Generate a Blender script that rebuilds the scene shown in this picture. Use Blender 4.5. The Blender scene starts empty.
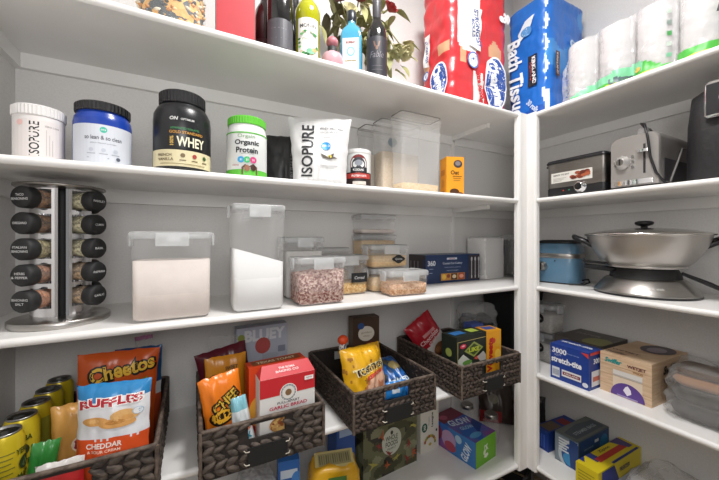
import bpy, math, random
from mathutils import Vector, Matrix, noise
from mathutils.geometry import tessellate_polygon
sc = bpy.context.scene
COL = sc.collection
R = math.radians
# ------------------------------------------------------------------ camera
cam_d = bpy.data.cameras.new('camera'); cam = bpy.data.objects.new('camera', cam_d); COL.objects.link(cam)
cam.location = (0, 0, 1.45); cam.rotation_euler = (R(90), 0, -0.4827)
cam_d.sensor_width = 36; cam_d.lens = 321.5 / 719 * 36; cam_d.shift_y = -0.0026
cam_d.clip_start = 0.02
sc.camera = cam
# ------------------------------------------------------------------ world, light, exposure
w = bpy.data.worlds.new('world'); sc.world = w; w.use_nodes = True
bg = w.node_tree.nodes['Background']; bg.inputs[0].default_value = (1.0, 0.99, 0.98, 1); bg.inputs[1].default_value = 0.26
def area(name, loc, rot, sx, sy, power, color=(1, 1, 1)):
    d = bpy.data.lights.new(name, 'AREA'); d.shape = 'RECTANGLE'; d.size = sx; d.size_y = sy; d.energy = power; d.color = color
    o = bpy.data.objects.new(name, d); COL.objects.link(o); o.location = loc; o.rotation_euler = rot
    return o
area('ceiling_lamp_light', (0.60, 0.42, 2.96), (0, 0, 0), 0.34, 0.34, 34, (1, 0.99, 0.98))
area('camera_side_fill', (0.0, -0.40, 1.78), (R(90), 0, R(-10)), 0.55, 0.5, 8.5, (1, 0.99, 0.98))  # unseen fill panel added behind the camera, like bounced flash, to brighten the walls
sc.view_settings.view_transform = 'Standard'; sc.view_settings.look = 'None'
sc.view_settings.exposure = 0.0; sc.view_settings.gamma = 1.0; sc.view_settings.use_curve_mapping = False
sc.cycles.transparent_max_bounces = 24
# ------------------------------------------------------------------ materials
def lin(h):
    h = h.lstrip('#'); c = [int(h[i:i+2], 16) / 255 for i in (0, 2, 4)]
    return tuple(x / 12.92 if x <= .04045 else ((x + .055) / 1.055) ** 2.4 for x in c) + (1,)
MATS = {}
def mat(name, hexc='#808080', rough=.5, metal=0.0, alpha=1.0, hex2=None, scale=20, bump=0.0, kind='noise', spec=.5, ramp=(.35, .65), coat=0.0, stretch=None):
    if name in MATS: return MATS[name]
    m = bpy.data.materials.new(name); m.use_nodes = True
    nt = m.node_tree; b = nt.nodes['Principled BSDF']
    b.inputs['Base Color'].default_value = lin(hexc); b.inputs['Roughness'].default_value = rough
    b.inputs['Metallic'].default_value = metal; b.inputs['Alpha'].default_value = alpha
    b.inputs['Specular IOR Level'].default_value = spec
    b.inputs['Coat Weight'].default_value = coat
    if hex2 or bump:
        tc = nt.nodes.new('ShaderNodeTexCoord')
        src = tc.outputs['Object']
        if stretch:
            mp = nt.nodes.new('ShaderNodeMapping'); mp.inputs['Scale'].default_value = stretch
            nt.links.new(src, mp.inputs[0]); src = mp.outputs[0]
        if kind == 'noise':
            n = nt.nodes.new('ShaderNodeTexNoise'); n.inputs['Scale'].default_value = scale; n.inputs['Detail'].default_value = 4; out = n.outputs['Fac']
        else:
            n = nt.nodes.new('ShaderNodeTexVoronoi'); n.inputs['Scale'].default_value = scale; out = n.outputs['Distance']
        nt.links.new(src, n.inputs['Vector'])
        if hex2:
            r = nt.nodes.new('ShaderNodeValToRGB'); r.color_ramp.elements[0].position = ramp[0]; r.color_ramp.elements[1].position = ramp[1]
            r.color_ramp.elements[0].color = lin(hexc); r.color_ramp.elements[1].color = lin(hex2)
            o2 = out
            if kind == 'cells':
                sp = nt.nodes.new('ShaderNodeSeparateColor'); nt.links.new(n.outputs['Color'], sp.inputs[0]); o2 = sp.outputs[0]
            nt.links.new(o2, r.inputs[0]); nt.links.new(r.outputs[0], b.inputs['Base Color'])
        if bump:
            bp = nt.nodes.new('ShaderNodeBump'); bp.inputs['Strength'].default_value = bump; bp.inputs['Distance'].default_value = .004
            nt.links.new(out, bp.inputs['Height']); nt.links.new(bp.outputs[0], b.inputs['Normal'])
    MATS[name] = m
    return m
def flat(h, rough=.45): return mat('print_' + h.strip('#'), h, rough)
PAINT = mat('white_shelf_paint', '#e9e7e5', .38, hex2='#e4e2df', scale=6)
WALLM = mat('wall_paint', '#dfdddb', .8, hex2='#d9d7d5', scale=160, bump=.03)
CEILM = mat('ceiling_paint', '#eeeeec', .85, hex2='#eaeae8', scale=40)
FLOORM = mat('floor_board', '#b9a78f', .45, hex2='#c7b69f', scale=9, stretch=(1, 12, 1))
CLEAR = mat('clear_plastic', '#f4f4f4', .08, alpha=.13)
CLEARB = mat('clear_plastic_edge', '#e4e6e7', .15, alpha=.34)
FROST = mat('frosted_plastic', '#eeeeee', .18, alpha=.22)
WRAP = mat('crinkled_clear_wrap', '#e4e3e2', .12, alpha=.26, bump=.9, scale=55)
WRAPT = mat('thin_clear_wrap', '#e4e3e2', .1, alpha=.16, bump=.9, scale=70)
GLASS = mat('clear_glass', '#eef2f2', .04, alpha=.09)
SEAL = mat('grey_seal', '#7d7b78', .5)
CHROME = mat('polished_chrome', '#e0e0e2', .09, 1.0)
STEEL = mat('brushed_steel', '#a9a6a2', .32, 1.0, hex2='#b6b3af', scale=30, stretch=(1, 1, 40))
STEELD = mat('dark_brushed_steel', '#8a8682', .36, 1.0, hex2='#98948f', scale=30, stretch=(1, 1, 40))
BLACKP = mat('black_plastic', '#17171a', .35)
BLACKM = mat('black_matte', '#1b1b1c', .6)
WHITEP = mat('white_plastic', '#e8e6e4', .35)
WHITE = flat('#f0efee')
BLACK = flat('#151516')
# ------------------------------------------------------------------ mesh builder
_tcache = {}
def text_geo(s, bold=0.0, shear=0.0, space=1.0):
    k = (s, bold, shear, space)
    if k in _tcache: return _tcache[k]
    cu = bpy.data.curves.new('lettering', 'FONT'); cu.body = s; cu.size = 1; cu.resolution_u = 3; cu.offset = bold; cu.shear = shear; cu.space_character = space
    o = bpy.data.objects.new('lettering', cu); COL.objects.link(o)
    dg = bpy.context.evaluated_depsgraph_get(); me = bpy.data.meshes.new_from_object(o.evaluated_get(dg))
    me.calc_loop_triangles()
    vs = [(v.co.x, v.co.y) for v in me.vertices]; fs = [tuple(t.vertices) for t in me.loop_triangles]
    bpy.data.objects.remove(o); bpy.data.curves.remove(cu); bpy.data.meshes.remove(me)
    if vs:
        x0 = min(v[0] for v in vs); x1 = max(v[0] for v in vs); y0 = min(v[1] for v in vs); y1 = max(v[1] for v in vs)
        vs = [(v[0] - (x0 + x1) / 2, v[1] - (y0 + y1) / 2) for v in vs]
    else: x0 = y0 = 0; x1 = y1 = 1
    _tcache[k] = (vs, fs, x1 - x0, y1 - y0)
    return _tcache[k]
def flat_chart(o, ax, ay, clip=None):
    o = Vector(o); ax = Vector(ax); ay = Vector(ay); n = ax.cross(ay)
    ch = lambda u, v, k: o + ax * u + ay * v + n * k
    ch.clip = clip
    return ch
def clip_poly(p, c):
    for ax, lim, sg in ((0, c[0], 1), (0, c[1], -1), (1, c[2], 1), (1, c[3], -1)):
        out = []
        for i in range(len(p)):
            a, b = p[i], p[(i + 1) % len(p)]; da, db = (a[ax] - lim) * sg, (b[ax] - lim) * sg
            if da >= 0: out.append(a)
            if da * db < 0:
                f = da / (da - db); out.append((a[0] + (b[0] - a[0]) * f, a[1] + (b[1] - a[1]) * f))
        p = out
        if len(p) < 3: return []
    return p
def cyl_chart(r, z0=0, a0=0):
    return lambda u, v, k: Vector(((r + k) * math.sin(u / r + a0), -(r + k) * math.cos(u / r + a0), z0 + v))
class MB:
    def __init__(s): s.v = []; s.f = []; s.m = []; s.sm = []; s.mats = []; s.layer = 0; s.maxlen = None; s.koff = .0005; s.kstep = .00012
    def mi(s, m):
        if m not in s.mats: s.mats.append(m)
        return s.mats.index(m)
    def add(s, vs, fs, m, smooth=False, M=None):
        b = len(s.v)
        for p in vs:
            p = Vector(p); s.v.append(M @ p if M else p)
        k = s.mi(m)
        for f in fs: s.f.append(tuple(b + i for i in f)); s.m.append(k); s.sm.append(smooth)
        return s
    def box(s, x0, x1, y0, y1, z0, z1, m, M=None, faces=None):
        v = [(x0,y0,z0),(x1,y0,z0),(x1,y1,z0),(x0,y1,z0),(x0,y0,z1),(x1,y0,z1),(x1,y1,z1),(x0,y1,z1)]
        f = {'bottom':(3,2,1,0),'top':(4,5,6,7),'front':(0,1,5,4),'right':(1,2,6,5),'back':(2,3,7,6),'left':(3,0,4,7)}
        for k, q in f.items():
            mm = m if not isinstance(m, dict) else m.get(k, m['*'])
            s.add(v, [q], mm, False, M)
        return s
    def loft(s, rings, m, smooth=True, cap0=True, cap1=True, M=None):
        n = len(rings[0]); vs = [p for r in rings for p in r]; fs = []
        for i in range(len(rings) - 1):
            for j in range(n):
                a = i * n + j; b = i * n + (j + 1) % n
                fs.append((a, b, b + n, a + n))
        s.add(vs, fs, m, smooth, M)
        if cap0: s.add(rings[0], [tuple(reversed(range(n)))], m, False, M)
        if cap1: s.add(rings[-1], [tuple(range(n))], m, False, M)
        return s
    def lathe(s, prof, m, n=36, cap0=True, cap1=True, M=None, smooth=True):
        rings = [[(r * math.cos(2*math.pi*j/n), r * math.sin(2*math.pi*j/n), z) for j in range(n)] for r, z in prof]
        return s.loft(rings, m, smooth, cap0, cap1, M)
    def rbox(s, secs, m, n=5, cap0=True, cap1=True, M=None, smooth=True):
        return s.loft([rrect(*q[:3], q[3], n) for q in secs], m, smooth, cap0, cap1, M)
    def tube(s, pts, r, m, n=8, close=False, M=None):
        pts = [Vector(p) for p in pts]; rings = []
        for i, p in enumerate(pts):
            a = pts[(i - 1) % len(pts)] if (i or close) else p; b = pts[(i + 1) % len(pts)] if (i < len(pts) - 1 or close) else p
            t = (b - a).normalized(); u = t.orthogonal().normalized()
            ref = Vector((0, 0, 1)) if abs(t.z) < .9 else Vector((1, 0, 0))
            u = t.cross(ref).normalized(); w_ = t.cross(u).normalized()
            rr = r[i] if isinstance(r, (list, tuple)) else r
            rings.append([p + u * rr * math.cos(2*math.pi*j/n) - w_ * rr * math.sin(2*math.pi*j/n) for j in range(n)])
        if close: rings.append(rings[0])
        return s.loft(rings, m, True, not close, not close, M)
    def ball(s, c, rx, ry, rz, m, n=12, k=8, M=None):
        T = (M or Matrix()) @ Matrix.Translation(c)
        prof = [(math.sin(math.pi * i / k), -math.cos(math.pi * i / k)) for i in range(k + 1)]
        rings = [[(max(r, 1e-3) * rx * math.cos(2*math.pi*j/n), max(r, 1e-3) * ry * math.sin(2*math.pi*j/n), z * rz) for j in range(n)] for r, z in prof]
        return s.loft(rings, m, True, True, True, T)
    def prism(s, pts, ch, d, m):
        n = len(pts); fr = [ch(x, y, d) for x, y in pts]; bk = [ch(x, y, 0) for x, y in pts]
        t = tessellate_polygon([[Vector((x, y, 0)) for x, y in pts]])
        s.add(fr, t, m); s.add(bk, [tuple(reversed(q)) for q in t], m)
        s.add(fr + bk, [(i, i + n, (i + 1) % n + n, (i + 1) % n) for i in range(n)], m)
        return s
    # --- printed decoration following a chart
    def deco(s, ch, v2, fs, m):
        s.layer += 1; k = s.koff + s.kstep * s.layer
        tris = []
        cl = getattr(ch, 'clip', None)
        for f in fs:
            f = [v2[i] for i in f]
            if cl: f = clip_poly(f, cl)
            for i in range(1, len(f) - 1): tris.append((f[0], f[i], f[i + 1]))
        if s.maxlen:
            out = []; st = tris
            while st:
                t = st.pop(); L = [math.dist(t[i], t[(i + 1) % 3]) for i in range(3)]; q = L.index(max(L))
                if L[q] > s.maxlen:
                    a, b, c = t[q], t[(q + 1) % 3], t[(q + 2) % 3]; md = ((a[0]+b[0])/2, (a[1]+b[1])/2)
                    st += [(a, md, c), (md, b, c)]
                else: out.append(t)
            tris = out
        vs = []; ff = []
        for t in tris:
            b = len(vs); vs += [ch(p[0], p[1], k) for p in t]; ff.append((b, b + 1, b + 2))
        return s.add(vs, ff, m)
    def text(s, ch, st, cx, cy, h, m, wd=None, rot=0, bold=.0, shear=0, space=1.0):
        vs, fs, W, H = text_geo(st, bold, shear, space)
        k = h / H; kx = (wd / W) if wd else k; c, n = math.cos(R(rot)), math.sin(R(rot))
        v2 = [(cx + x * kx * c - y * k * n, cy + x * kx * n + y * k * c) for x, y in vs]
        return s.deco(ch, v2, fs, m)
    def rect(s, ch, x0, x1, y0, y1, m, nx=1):
        v2 = []; fs = []
        for i in range(nx + 1):
            x = x0 + (x1 - x0) * i / nx; v2 += [(x, y0), (x, y1)]
        for i in range(nx): fs.append((2*i, 2*i+2, 2*i+3, 2*i+1))
        return s.deco(ch, v2, fs, m)
    def ell(s, ch, cx, cy, rx, ry, m, n=20):
        v2 = [(cx, cy)] + [(cx + rx * math.cos(2*math.pi*i/n), cy + ry * math.sin(2*math.pi*i/n)) for i in range(n)]
        return s.deco(ch, v2, [(0, i + 1, (i + 1) % n + 1) for i in range(n)], m)
    def poly(s, ch, pts, m):
        t = tessellate_polygon([[Vector((x, y, 0)) for x, y in pts]])
        fs = []
        for q in t:
            a, b, c = [pts[i] for i in q]
            cr = (b[0]-a[0])*(c[1]-a[1]) - (b[1]-a[1])*(c[0]-a[0])
            fs.append(q if cr > 0 else tuple(reversed(q)))
        return s.deco(ch, pts, fs, m)
    def build(s, name, parent=None):
        me = bpy.data.meshes.new(name); me.from_pydata([tuple(p) for p in s.v], [], s.f); me.validate(clean_customdata=False)
        for m in s.mats: me.materials.append(m)
        if len(me.polygons) == len(s.m):
            me.polygons.foreach_set('material_index', s.m); me.polygons.foreach_set('use_smooth', s.sm)
        o = bpy.data.objects.new(name, me); COL.objects.link(o)
        if parent: o.parent = parent
        return o
def rrect(hx, hy, r, z, n=5):
    r = min(r, hx - 1e-4, hy - 1e-4); pts = []
    for cx, cy, a in ((hx-r, hy-r, 0), (-hx+r, hy-r, 90), (-hx+r, -hy+r, 180), (hx-r, -hy+r, 270)):
        for i in range(n + 1):
            t = R(a + 90 * i / n); pts.append((cx + r * math.cos(t), cy + r * math.sin(t), z))
    return pts
def tag(o, label, cat, group=None, kind=None):
    o['label'] = label; o['category'] = cat
    if group: o['group'] = group
    if kind: o['kind'] = kind
    return o
def thing(name, label, cat, loc, rz=0, group=None, rx=0, ry=0):
    o = bpy.data.objects.new(name, None); COL.objects.link(o); o.empty_display_size = .05
    o.location = loc; o.rotation_euler = (R(rx), R(ry), R(rz)); return tag(o, label, cat, group)
def solo(mb, name, label, cat, loc, rz=0, group=None, rx=0, ry=0):
    o = mb.build(name); o.location = loc; o.rotation_euler = (R(rx), R(ry), R(rz)); return tag(o, label, cat, group)
def struct(mb, name):
    o = mb.build(name); o['kind'] = 'structure'; return o
def face(f, w, d, h):
    """chart on a face of a box standing on z=0, centred on the face"""
    W, D = (-w/2, w/2, -h/2, h/2), (-d/2, d/2, -h/2, h/2)
    return {'front': flat_chart((0, -d/2, h/2), (1,0,0), (0,0,1), W), 'back': flat_chart((0, d/2, h/2), (-1,0,0), (0,0,1), W),
            'right': flat_chart((w/2, 0, h/2), (0,1,0), (0,0,1), D), 'left': flat_chart((-w/2, 0, h/2), (0,-1,0), (0,0,1), D),
            'top': flat_chart((0, 0, h), (1,0,0), (0,1,0), (-w/2, w/2, -d/2, d/2))}[f]
def toward(x, y): return -math.degrees(math.atan2(x, y))
def carton(name, label, cat, loc, size, m, deco=None, rz=0, rx=0, ry=0, group=None, parent=None):
    wd, d, h = size; b = MB(); b.box(-wd/2, wd/2, -d/2, d/2, 0, h, m)
    if deco: deco(b, lambda f: face(f, wd, d, h))
    return solo(b, name, label, cat, loc, rz, group, rx, ry)
S = {1: 2.053, 2: 1.640, 3: 1.221, 4: .804, 5: .362}
YF, XF, YB, XB, XL, T = 1.02, 1.464, 1.40, 1.87, -.49, .021
# ------------------------------------------------------------------ room
b = MB(); b.box(XL - .1, XB + .1, YB, YB + .1, 0, 3.01, WALLM); struct(b, 'wall_back')
b = MB(); b.box(XB, XB + .1, -1.6, YB, 0, 3.01, WALLM); struct(b, 'wall_right')
b = MB(); b.box(XL - .1, XL, -1.6, YB, 0, 3.01, WALLM); struct(b, 'wall_left')
b = MB(); b.box(XL - .1, XB + .1, -1.6, YB + .1, -.05, 0, FLOORM); struct(b, 'floor')
b = MB(); b.box(XL - .1, XB + .1, -1.6, YB + .1, 3.01, 3.06, CEILM); struct(b, 'ceiling')
# ceiling lamp
t = thing('ceiling_lamp', 'flush white square lamp fixed on the ceiling above the shelves', 'lamp', (.60, .42, 3.01))
b = MB(); b.rbox([(.20, .20, .03, -.03), (.20, .20, .03, 0)], WHITEP); b.build('base', t)
lampm = mat('lamp_diffuser', '#ffffff', .5); lampm.node_tree.nodes['Principled BSDF'].inputs['Emission Color'].default_value = (1, .96, .9, 1); lampm.node_tree.nodes['Principled BSDF'].inputs['Emission Strength'].default_value = 3
b = MB(); b.rbox([(.17, .17, .02, -.042), (.18, .18, .03, -.03)], lampm); b.build('diffuser', t)
# shelves: bull-nosed boards, cleats under them
def nose_prof(): return [(0, -T), (-.006, -T + .002), (-.010, -T/2), (-.006, -.002), (0, 0)]
names = {1: 'top', 2: 'second', 3: 'middle', 4: 'fourth', 5: 'bottom'}
holds = {1: 'bottles and tissue packs', 2: 'protein tubs', 3: 'the spice rack and clear food containers', 4: 'four woven baskets', 5: 'the camouflage shopping bag'}
holdsr = {1: 'the white paper towels', 2: 'the toaster', 3: 'the steel electric wok', 4: 'the stretch wrap box', 5: 'the yellow freezer bag box'}
for k, z in S.items():
    t = thing('shelf_board', 'long white back wall shelf holding ' + holds[k], 'shelf', (0, 0, z), 0, 'white pantry shelves')
    b = MB(); n0 = 3
    b.box(XL, XB - .0005, YF, YB, -T, 0, PAINT)
    pr = nose_prof(); xs = (XL, XF - .074)
    rings = [[(x, YF + y, zz) for y, zz in pr] for x in xs]
    b.add(rings[0] + rings[1], [(i, i + 5, i + 6, i + 1) for i in range(4)], PAINT, True)
    b.build('board', t)
    b = MB(); b.box(XL, 1.325, YB - .018, YB, -T - .047, -T, PAINT); b.box(1.345, XB, YB - .018, YB, -T - .047, -T, PAINT); b.box(XB - .018, XB, YF + .0002, YB - .018, -T - .047, -T, PAINT); b.build('cleat', t)
    if k in (1, 2):
        b = MB(); b.box(1.325, 1.345, YF + .12, YB - .018, -T - .022, -T, PAINT); b.build('bracket', t)
    b = MB(); b.box(XL, XL + .018, YF + .01, YB - .018, -T - .047, -T, PAINT); b.build('end_cleat', t)
    t = thing('shelf_board', 'white right wall shelf holding ' + holdsr[k], 'shelf', (0, 0, z), 0, 'white pantry shelves')
    b = MB(); b.box(XF, XB, -.75, YF - .0005, -T, 0, PAINT)
    rings = [[(XF + y, x, zz) for y, zz in pr] for x in (YF - .056, -.75)]
    b.add(rings[0] + rings[1], [(i, i + 5, i + 6, i + 1) for i in range(4)], PAINT, True)
    b.build('board', t)
    b = MB(); b.box(XB - .018, XB, -.75, YF - .0002, -T - .047, -T, PAINT); b.build('cleat', t)
# vertical seam strip on the back wall and corner post
b = MB(); b.box(1.325, 1.345, YB - .012, YB, 0, 2.0, PAINT); struct(b, 'trim_1')
b = MB()
zb, zt = S[5] - T - .008, S[1]
def vboard(x0, x1, y0, y1, r, axis):
    # board with a rounded outer edge facing -y (axis y) or -x (axis x)
    if axis == 'y': p = [(x0, y1), (x0, y0 + r), (x0 + r*.3, y0 + r*.3), (x0 + r, y0), (x1 - r, y0), (x1 - r*.3, y0 + r*.3), (x1, y0 + r), (x1, y1)]
    else: p = [(x1, y1), (x0 + r, y1), (x0 + r*.3, y1 - r*.3), (x0, y1 - r), (x0, y0 + r), (x0 + r*.3, y0 + r*.3), (x0 + r, y0), (x1, y0)]
    b.loft([[(x, y, zb) for x, y in p], [(x, y, zt) for x, y in p]], PAINT, False)
vboard(XF - .074, XF - .002, YF - .013, YF + .014, .010, 'y')
vboard(XF - .013, XF + .014, YF - .056, YF - .002, .010, 'x')
struct(b, 'trim_2')
# ------------------------------------------------------------------ shared builders
def ribs(b, r, z0, z1, m, n=44):
    """ridged screw lid"""
    ring = lambda rr, z: [((rr + (.0011 if j % 2 else 0)) * math.cos(2*math.pi*j/(2*n)), (rr + (.0011 if j % 2 else 0)) * math.sin(2*math.pi*j/(2*n)), z) for j in range(2*n)]
    flatr = lambda rr, z: [(rr * math.cos(2*math.pi*j/(2*n)), rr * math.sin(2*math.pi*j/(2*n)), z) for j in range(2*n)]
    b.loft([flatr(r, z0), ring(r, z0 + .002), ring(r, z1 - .004), flatr(r - .001, z1 - .003), flatr(r - .004, z1), flatr(r*.5, z1)], m, False)
def bag(name, label, cat, loc, wd, h, th, base, pattern=None, deco=None, rz=0, rx=0, ry=0, group=None, nx=36, ny=44, seed=1, seal=.06, crin=.05, taper=0.0, gusset=False):
    b = MB(); b.maxlen = .012; b.koff = .0016
    rnd = random.Random(seed); ox = rnd.random() * 50
    def half(u, v):
        e = max(0, 1 - abs(u) ** 3.2) ** .75
        q = abs(2 * v - 1)
        f = max(0, 1 - q ** 5) ** .8 if not gusset else max(0, 1 - v ** 3.5) ** .8 * (1 if v > .04 else .8)
        wr = noise.noise(Vector((u * 2.1 + ox, v * 2.4, 0))) * .30 + noise.noise(Vector((u * 5 + ox, v * 5.5, 3))) * crin * 2
        edge = noise.noise(Vector((u * 9 + ox, v * 2.0, 7))) * .16 * (q ** 3)
        return th / 2 * max(0, e * f * (1 + wr + edge))
    def fx(u, v):
        q = abs(2 * v - 1)
        wv = 1 - .05 * (1 - q ** 3) + .012 * math.sin(v * 31 + ox) * (1 - q)
        return u * wd / 2 * wv * (1 - taper * v)
    def ft(u, v, sgn):
        zz = v * h + .004 * noise.noise(Vector((u * 4 + ox, v * 2, 9))) * (1 if v > .8 else 0)
        y = -half(u, v) * sgn
        y += .004 * noise.noise(Vector((u * 3 + ox, v * 3, 5)))
        return Vector((fx(u, v), y, zz))
    us = [-1 + 2 * i / nx for i in range(nx + 1)]; vs = [j / ny for j in range(ny + 1)]
    for sgn in (1, -1):
        P = [ft(u, v, sgn) for v in vs for u in us]
        byc = {}
        for j in range(ny):
            for i in range(nx):
                a = j * (nx + 1) + i
                q = (a, a + 1, a + nx + 2, a + nx + 1) if sgn == 1 else (a, a + nx + 1, a + nx + 2, a + 1)
                mm = base
                if pattern: mm = pattern((us[i] + us[i+1]) / 2, (vs[j] + vs[j+1]) / 2) or base
                byc.setdefault(mm, []).append(q)
        base_i = len(b.v); b.v += P
        for mm, qs in byc.items():
            k = b.mi(mm)
            for q in qs: b.f.append(tuple(base_i + x for x in q)); b.m.append(k); b.sm.append(True)
    ch = lambda x, y, k: ft(max(-1, min(1, x / (wd / 2))), max(0, min(1, y / h)), 1) + Vector((0, -k, 0))
    if deco: deco(b, ch)
    lift = wd/2 * abs(math.sin(R(ry))) + th/2 * .5 * abs(math.sin(R(rx))) + .001
    return solo(b, name, label, cat, (loc[0], loc[1], loc[2] + lift), rz, group, rx, ry)
FOIL = lambda h: mat('glossy_film_' + h.strip('#'), h, .28, bump=.12, scale=45)
def bottle_geo(b, prof, m, n=32): b.lathe(prof, m, n)
# ------------------------------------------------------------------ SECOND SHELF, protein tubs
Z = S[2]
# white tub with pink tint
x, y = -.353, 1.14
t = thing('protein_jar', 'white protein tub with vertical black lettering, leftmost on the second shelf', 'tub', (x, y, Z), toward(x, y), 'protein tubs')
b = MB(); wp = mat('matte_white_tub', '#dad5d3', .5); b.lathe([(.047, 0), (.050, .004), (.050, .118), (.048, .124)], wp)
c = cyl_chart(.050); b.rect(c, -.05, .058, .006, .108, flat('#ddd6d3'), 12)
b.text(c, 'ISOPURE', -.010, .060, .019, BLACK, wd=.086, rot=90, bold=.014)
b.text(c, 'ZERO CARB', .024, .094, .004, flat('#888383'), bold=.01)
for k in range(3): b.rect(c, .012 + k * .006, .013 + k * .006, .02, .085 - k * .012, flat('#b5aeac'))
b.ell(c, -.038, .098, .007, .007, flat('#e2b9b4')); b.build('tub_body', t)
b = MB(); ribs(b, .052, .120, .147, mat('white_lid', '#dedbd9', .4)); b.build('lid', t)
# blue lidded tub
x, y = -.219, 1.14
t = thing('protein_jar', 'blue plastic tub with a black lid and white label', 'tub', (x, y, Z), toward(x, y), 'protein tubs')
blue = mat('cobalt_tub', '#1c3f9c', .25); b = MB(); b.lathe([(.062, 0), (.066, .005), (.066, .125), (.064, .138), (.058, .148), (.057, .155)], blue)
c = cyl_chart(.066); b.rect(c, -.085, .085, .008, .112, flat('#ccd0d8'), 20)
b.ell(c, 0, .098, .008, .008, flat('#3db39a')); b.text(c, 'ora', 0, .098, .004, WHITE)
b.text(c, 'so lean & so clean', 0, .077, .011, flat('#4b4d57'), wd=.082, bold=.01)
b.text(c, 'plant based protein', 0, .062, .004, flat('#6a6c74'), wd=.055)
for k in (-1, 0, 1): b.ell(c, k * .026, .044, .005, .005, flat('#b9bdc8')); b.rect(c, k*.026-.009, k*.026+.009, .033, .035, flat('#9a9eaa'))
b.rect(c, -.035, .012, .022, .024, flat('#9a9eaa')); b.ell(c, .032, .024, .005, .005, flat('#555a66')); b.build('tub_body', t)
b = MB(); ribs(b, .062, .152, .177, BLACKP); b.build('lid', t)
# black whey tub
x, y = -.022, 1.11
t = thing('protein_jar', 'tall black whey tub with cream band and black ribbed lid', 'tub', (x, y, Z), toward(x, y), 'protein tubs')
bk = mat('black_tub', '#1a1b1e', .3); b = MB()
b.lathe([(.070, 0), (.077, .006), (.077, .150), (.075, .172), (.066, .190), (.059, .197), (.058, .205)], bk)
c = cyl_chart(.077); b.rect(c, -.10, .10, .012, .058, flat('#d8cda6'), 24)
b.text(c, 'WHEY', .022, .082, .028, flat('#e9e3c9'), wd=.075, bold=.025)
b.text(c, '100%', -.028, .083, .010, flat('#d9b25a'), wd=.026, rot=90, bold=.02)
b.text(c, 'GOLD STANDARD', .010, .108, .008, flat('#c8913c'), wd=.088, bold=.02)
b.text(c, 'ADVANCED ISOLATES', .006, .119, .006, flat('#3f8a55'), wd=.075, bold=.015)
b.text(c, 'ON', -.022, .146, .010, flat('#d4d4d2'), bold=.03, shear=.2); b.text(c, 'OPTIMUM', .012, .145, .006, flat('#c9c9c7'), wd=.034, bold=.02)
b.text(c, 'FRENCH', -.048, .043, .008, flat('#5b4a30'), bold=.02); b.text(c, 'VANILLA', -.045, .031, .008, flat('#5b4a30'), bold=.02)
for k, cc in ((0, '#6f5a3a'), (1, '#a23b38'), (2, '#3d5a2e')): b.ell(c, .0 + k * .03, .043, .006, .006, flat(cc)); b.rect(c, -.008 + k*.03, .008 + k*.03, .028, .031, flat('#7a6a48'))
b.rect(c, -.06, .06, .018, .020, flat('#8a7a52'), 8); b.build('tub_body', t)
b = MB(); ribs(b, .061, .200, .236, BLACKP); b.build('lid', t)
# green lidded organic tub
x, y = .162, 1.10
t = thing('protein_jar', 'white organic protein tub with a bright green lid', 'tub', (x, y, Z), toward(x, y), 'protein tubs')
wt = mat('white_tub', '#d9dbd9', .35); g = flat('#57b436'); b = MB()
b.lathe([(.058, 0), (.062, .005), (.062, .135), (.060, .150), (.056, .163), (.055, .170)], wt)
c = cyl_chart(.062); b.rect(c, -.09, .09, .004, .022, g, 20); b.rect(c, -.09, .09, .134, .138, g, 20)
b.text(c, 'Orgain', -.002, .124, .014, flat('#7d9f76'), wd=.052, bold=.005)
b.text(c, 'Organic', 0, .104, .020, flat('#22272b'), wd=.074, bold=.03); b.text(c, 'Protein', 0, .082, .018, flat('#22272b'), wd=.066, bold=.03)
b.text(c, 'plant based powder', .002, .070, .004, flat('#6e7a6e'), wd=.04)
for k, cc in ((-1, '#2e9ad0'), (0, '#35b06a'), (1, '#c83a78')): b.ell(c, k * .018, .052, .010, .010, flat(cc)); b.text(c, '21', k*.018, .052, .006, WHITE, bold=.02)
b.poly(c, [(-.016, .006), (.030, .006), (.030, .030), (.018, .040), (.006, .032), (-.006, .038), (-.016, .028)], flat('#5a3524')); b.ell(c, .0, .026, .008, .010, flat('#8e5a3b')); b.ell(c, .018, .028, .008, .010, flat('#3d2418'))
b.text(c, 'creamy', -.034, .034, .005, flat('#a23b58'), bold=.01); b.build('tub_body', t)
b = MB(); ribs(b, .058, .166, .192, mat('green_lid', '#5dbb35', .35)); b.build('lid', t)
# black pouch behind white pouch
def blk(b, c): b.text(c, 'TRUVANI', .035, .075, .020, flat('#7b7a7a'), wd=.11, rot=90, bold=.01)
bag('protein_pouch', 'plain black stand-up pouch tucked behind the white pouch', 'pouch', (.318, 1.235, Z), .150, .205, .06, mat('matte_black_pouch', '#1f1f20', .5, bump=.1, scale=30), None, blk, rz=toward(.30, 1.18), rx=-3, gusset=True, seed=3)
def iso(b, c):
    b.text(c, 'ISOPURE', -.042, .122, .040, flat('#26272a'), wd=.195, rot=87, bold=.02)
    b.text(c, 'WHEY PROTEIN', .036, .206, .009, flat('#6a6a6c'), wd=.075, bold=.015); b.text(c, 'ISOLATE', .030, .192, .006, flat('#8a8a8c'), wd=.06)
    b.text(c, '25g protein', .022, .172, .005, flat('#9a9a9c'))
    b.ell(c, .020, .138, .016, .016, flat('#2a8fd0')); b.text(c, 'ZERO', .020, .139, .008, WHITE, bold=.02)
    b.poly(c, [(.002, .108), (.026, .098), (.050, .110), (.046, .098), (.062, .092), (.036, .088), (.010, .092)], flat('#5c5348')); b.ell(c, .034, .098, .007, .006, flat('#ecd75a'))
    b.rect(c, .0, .062, .062, .065, flat('#a9a9a9'), 2); b.rect(c, .0, .05, .054, .056, flat('#b9b9b9'), 2)
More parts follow.
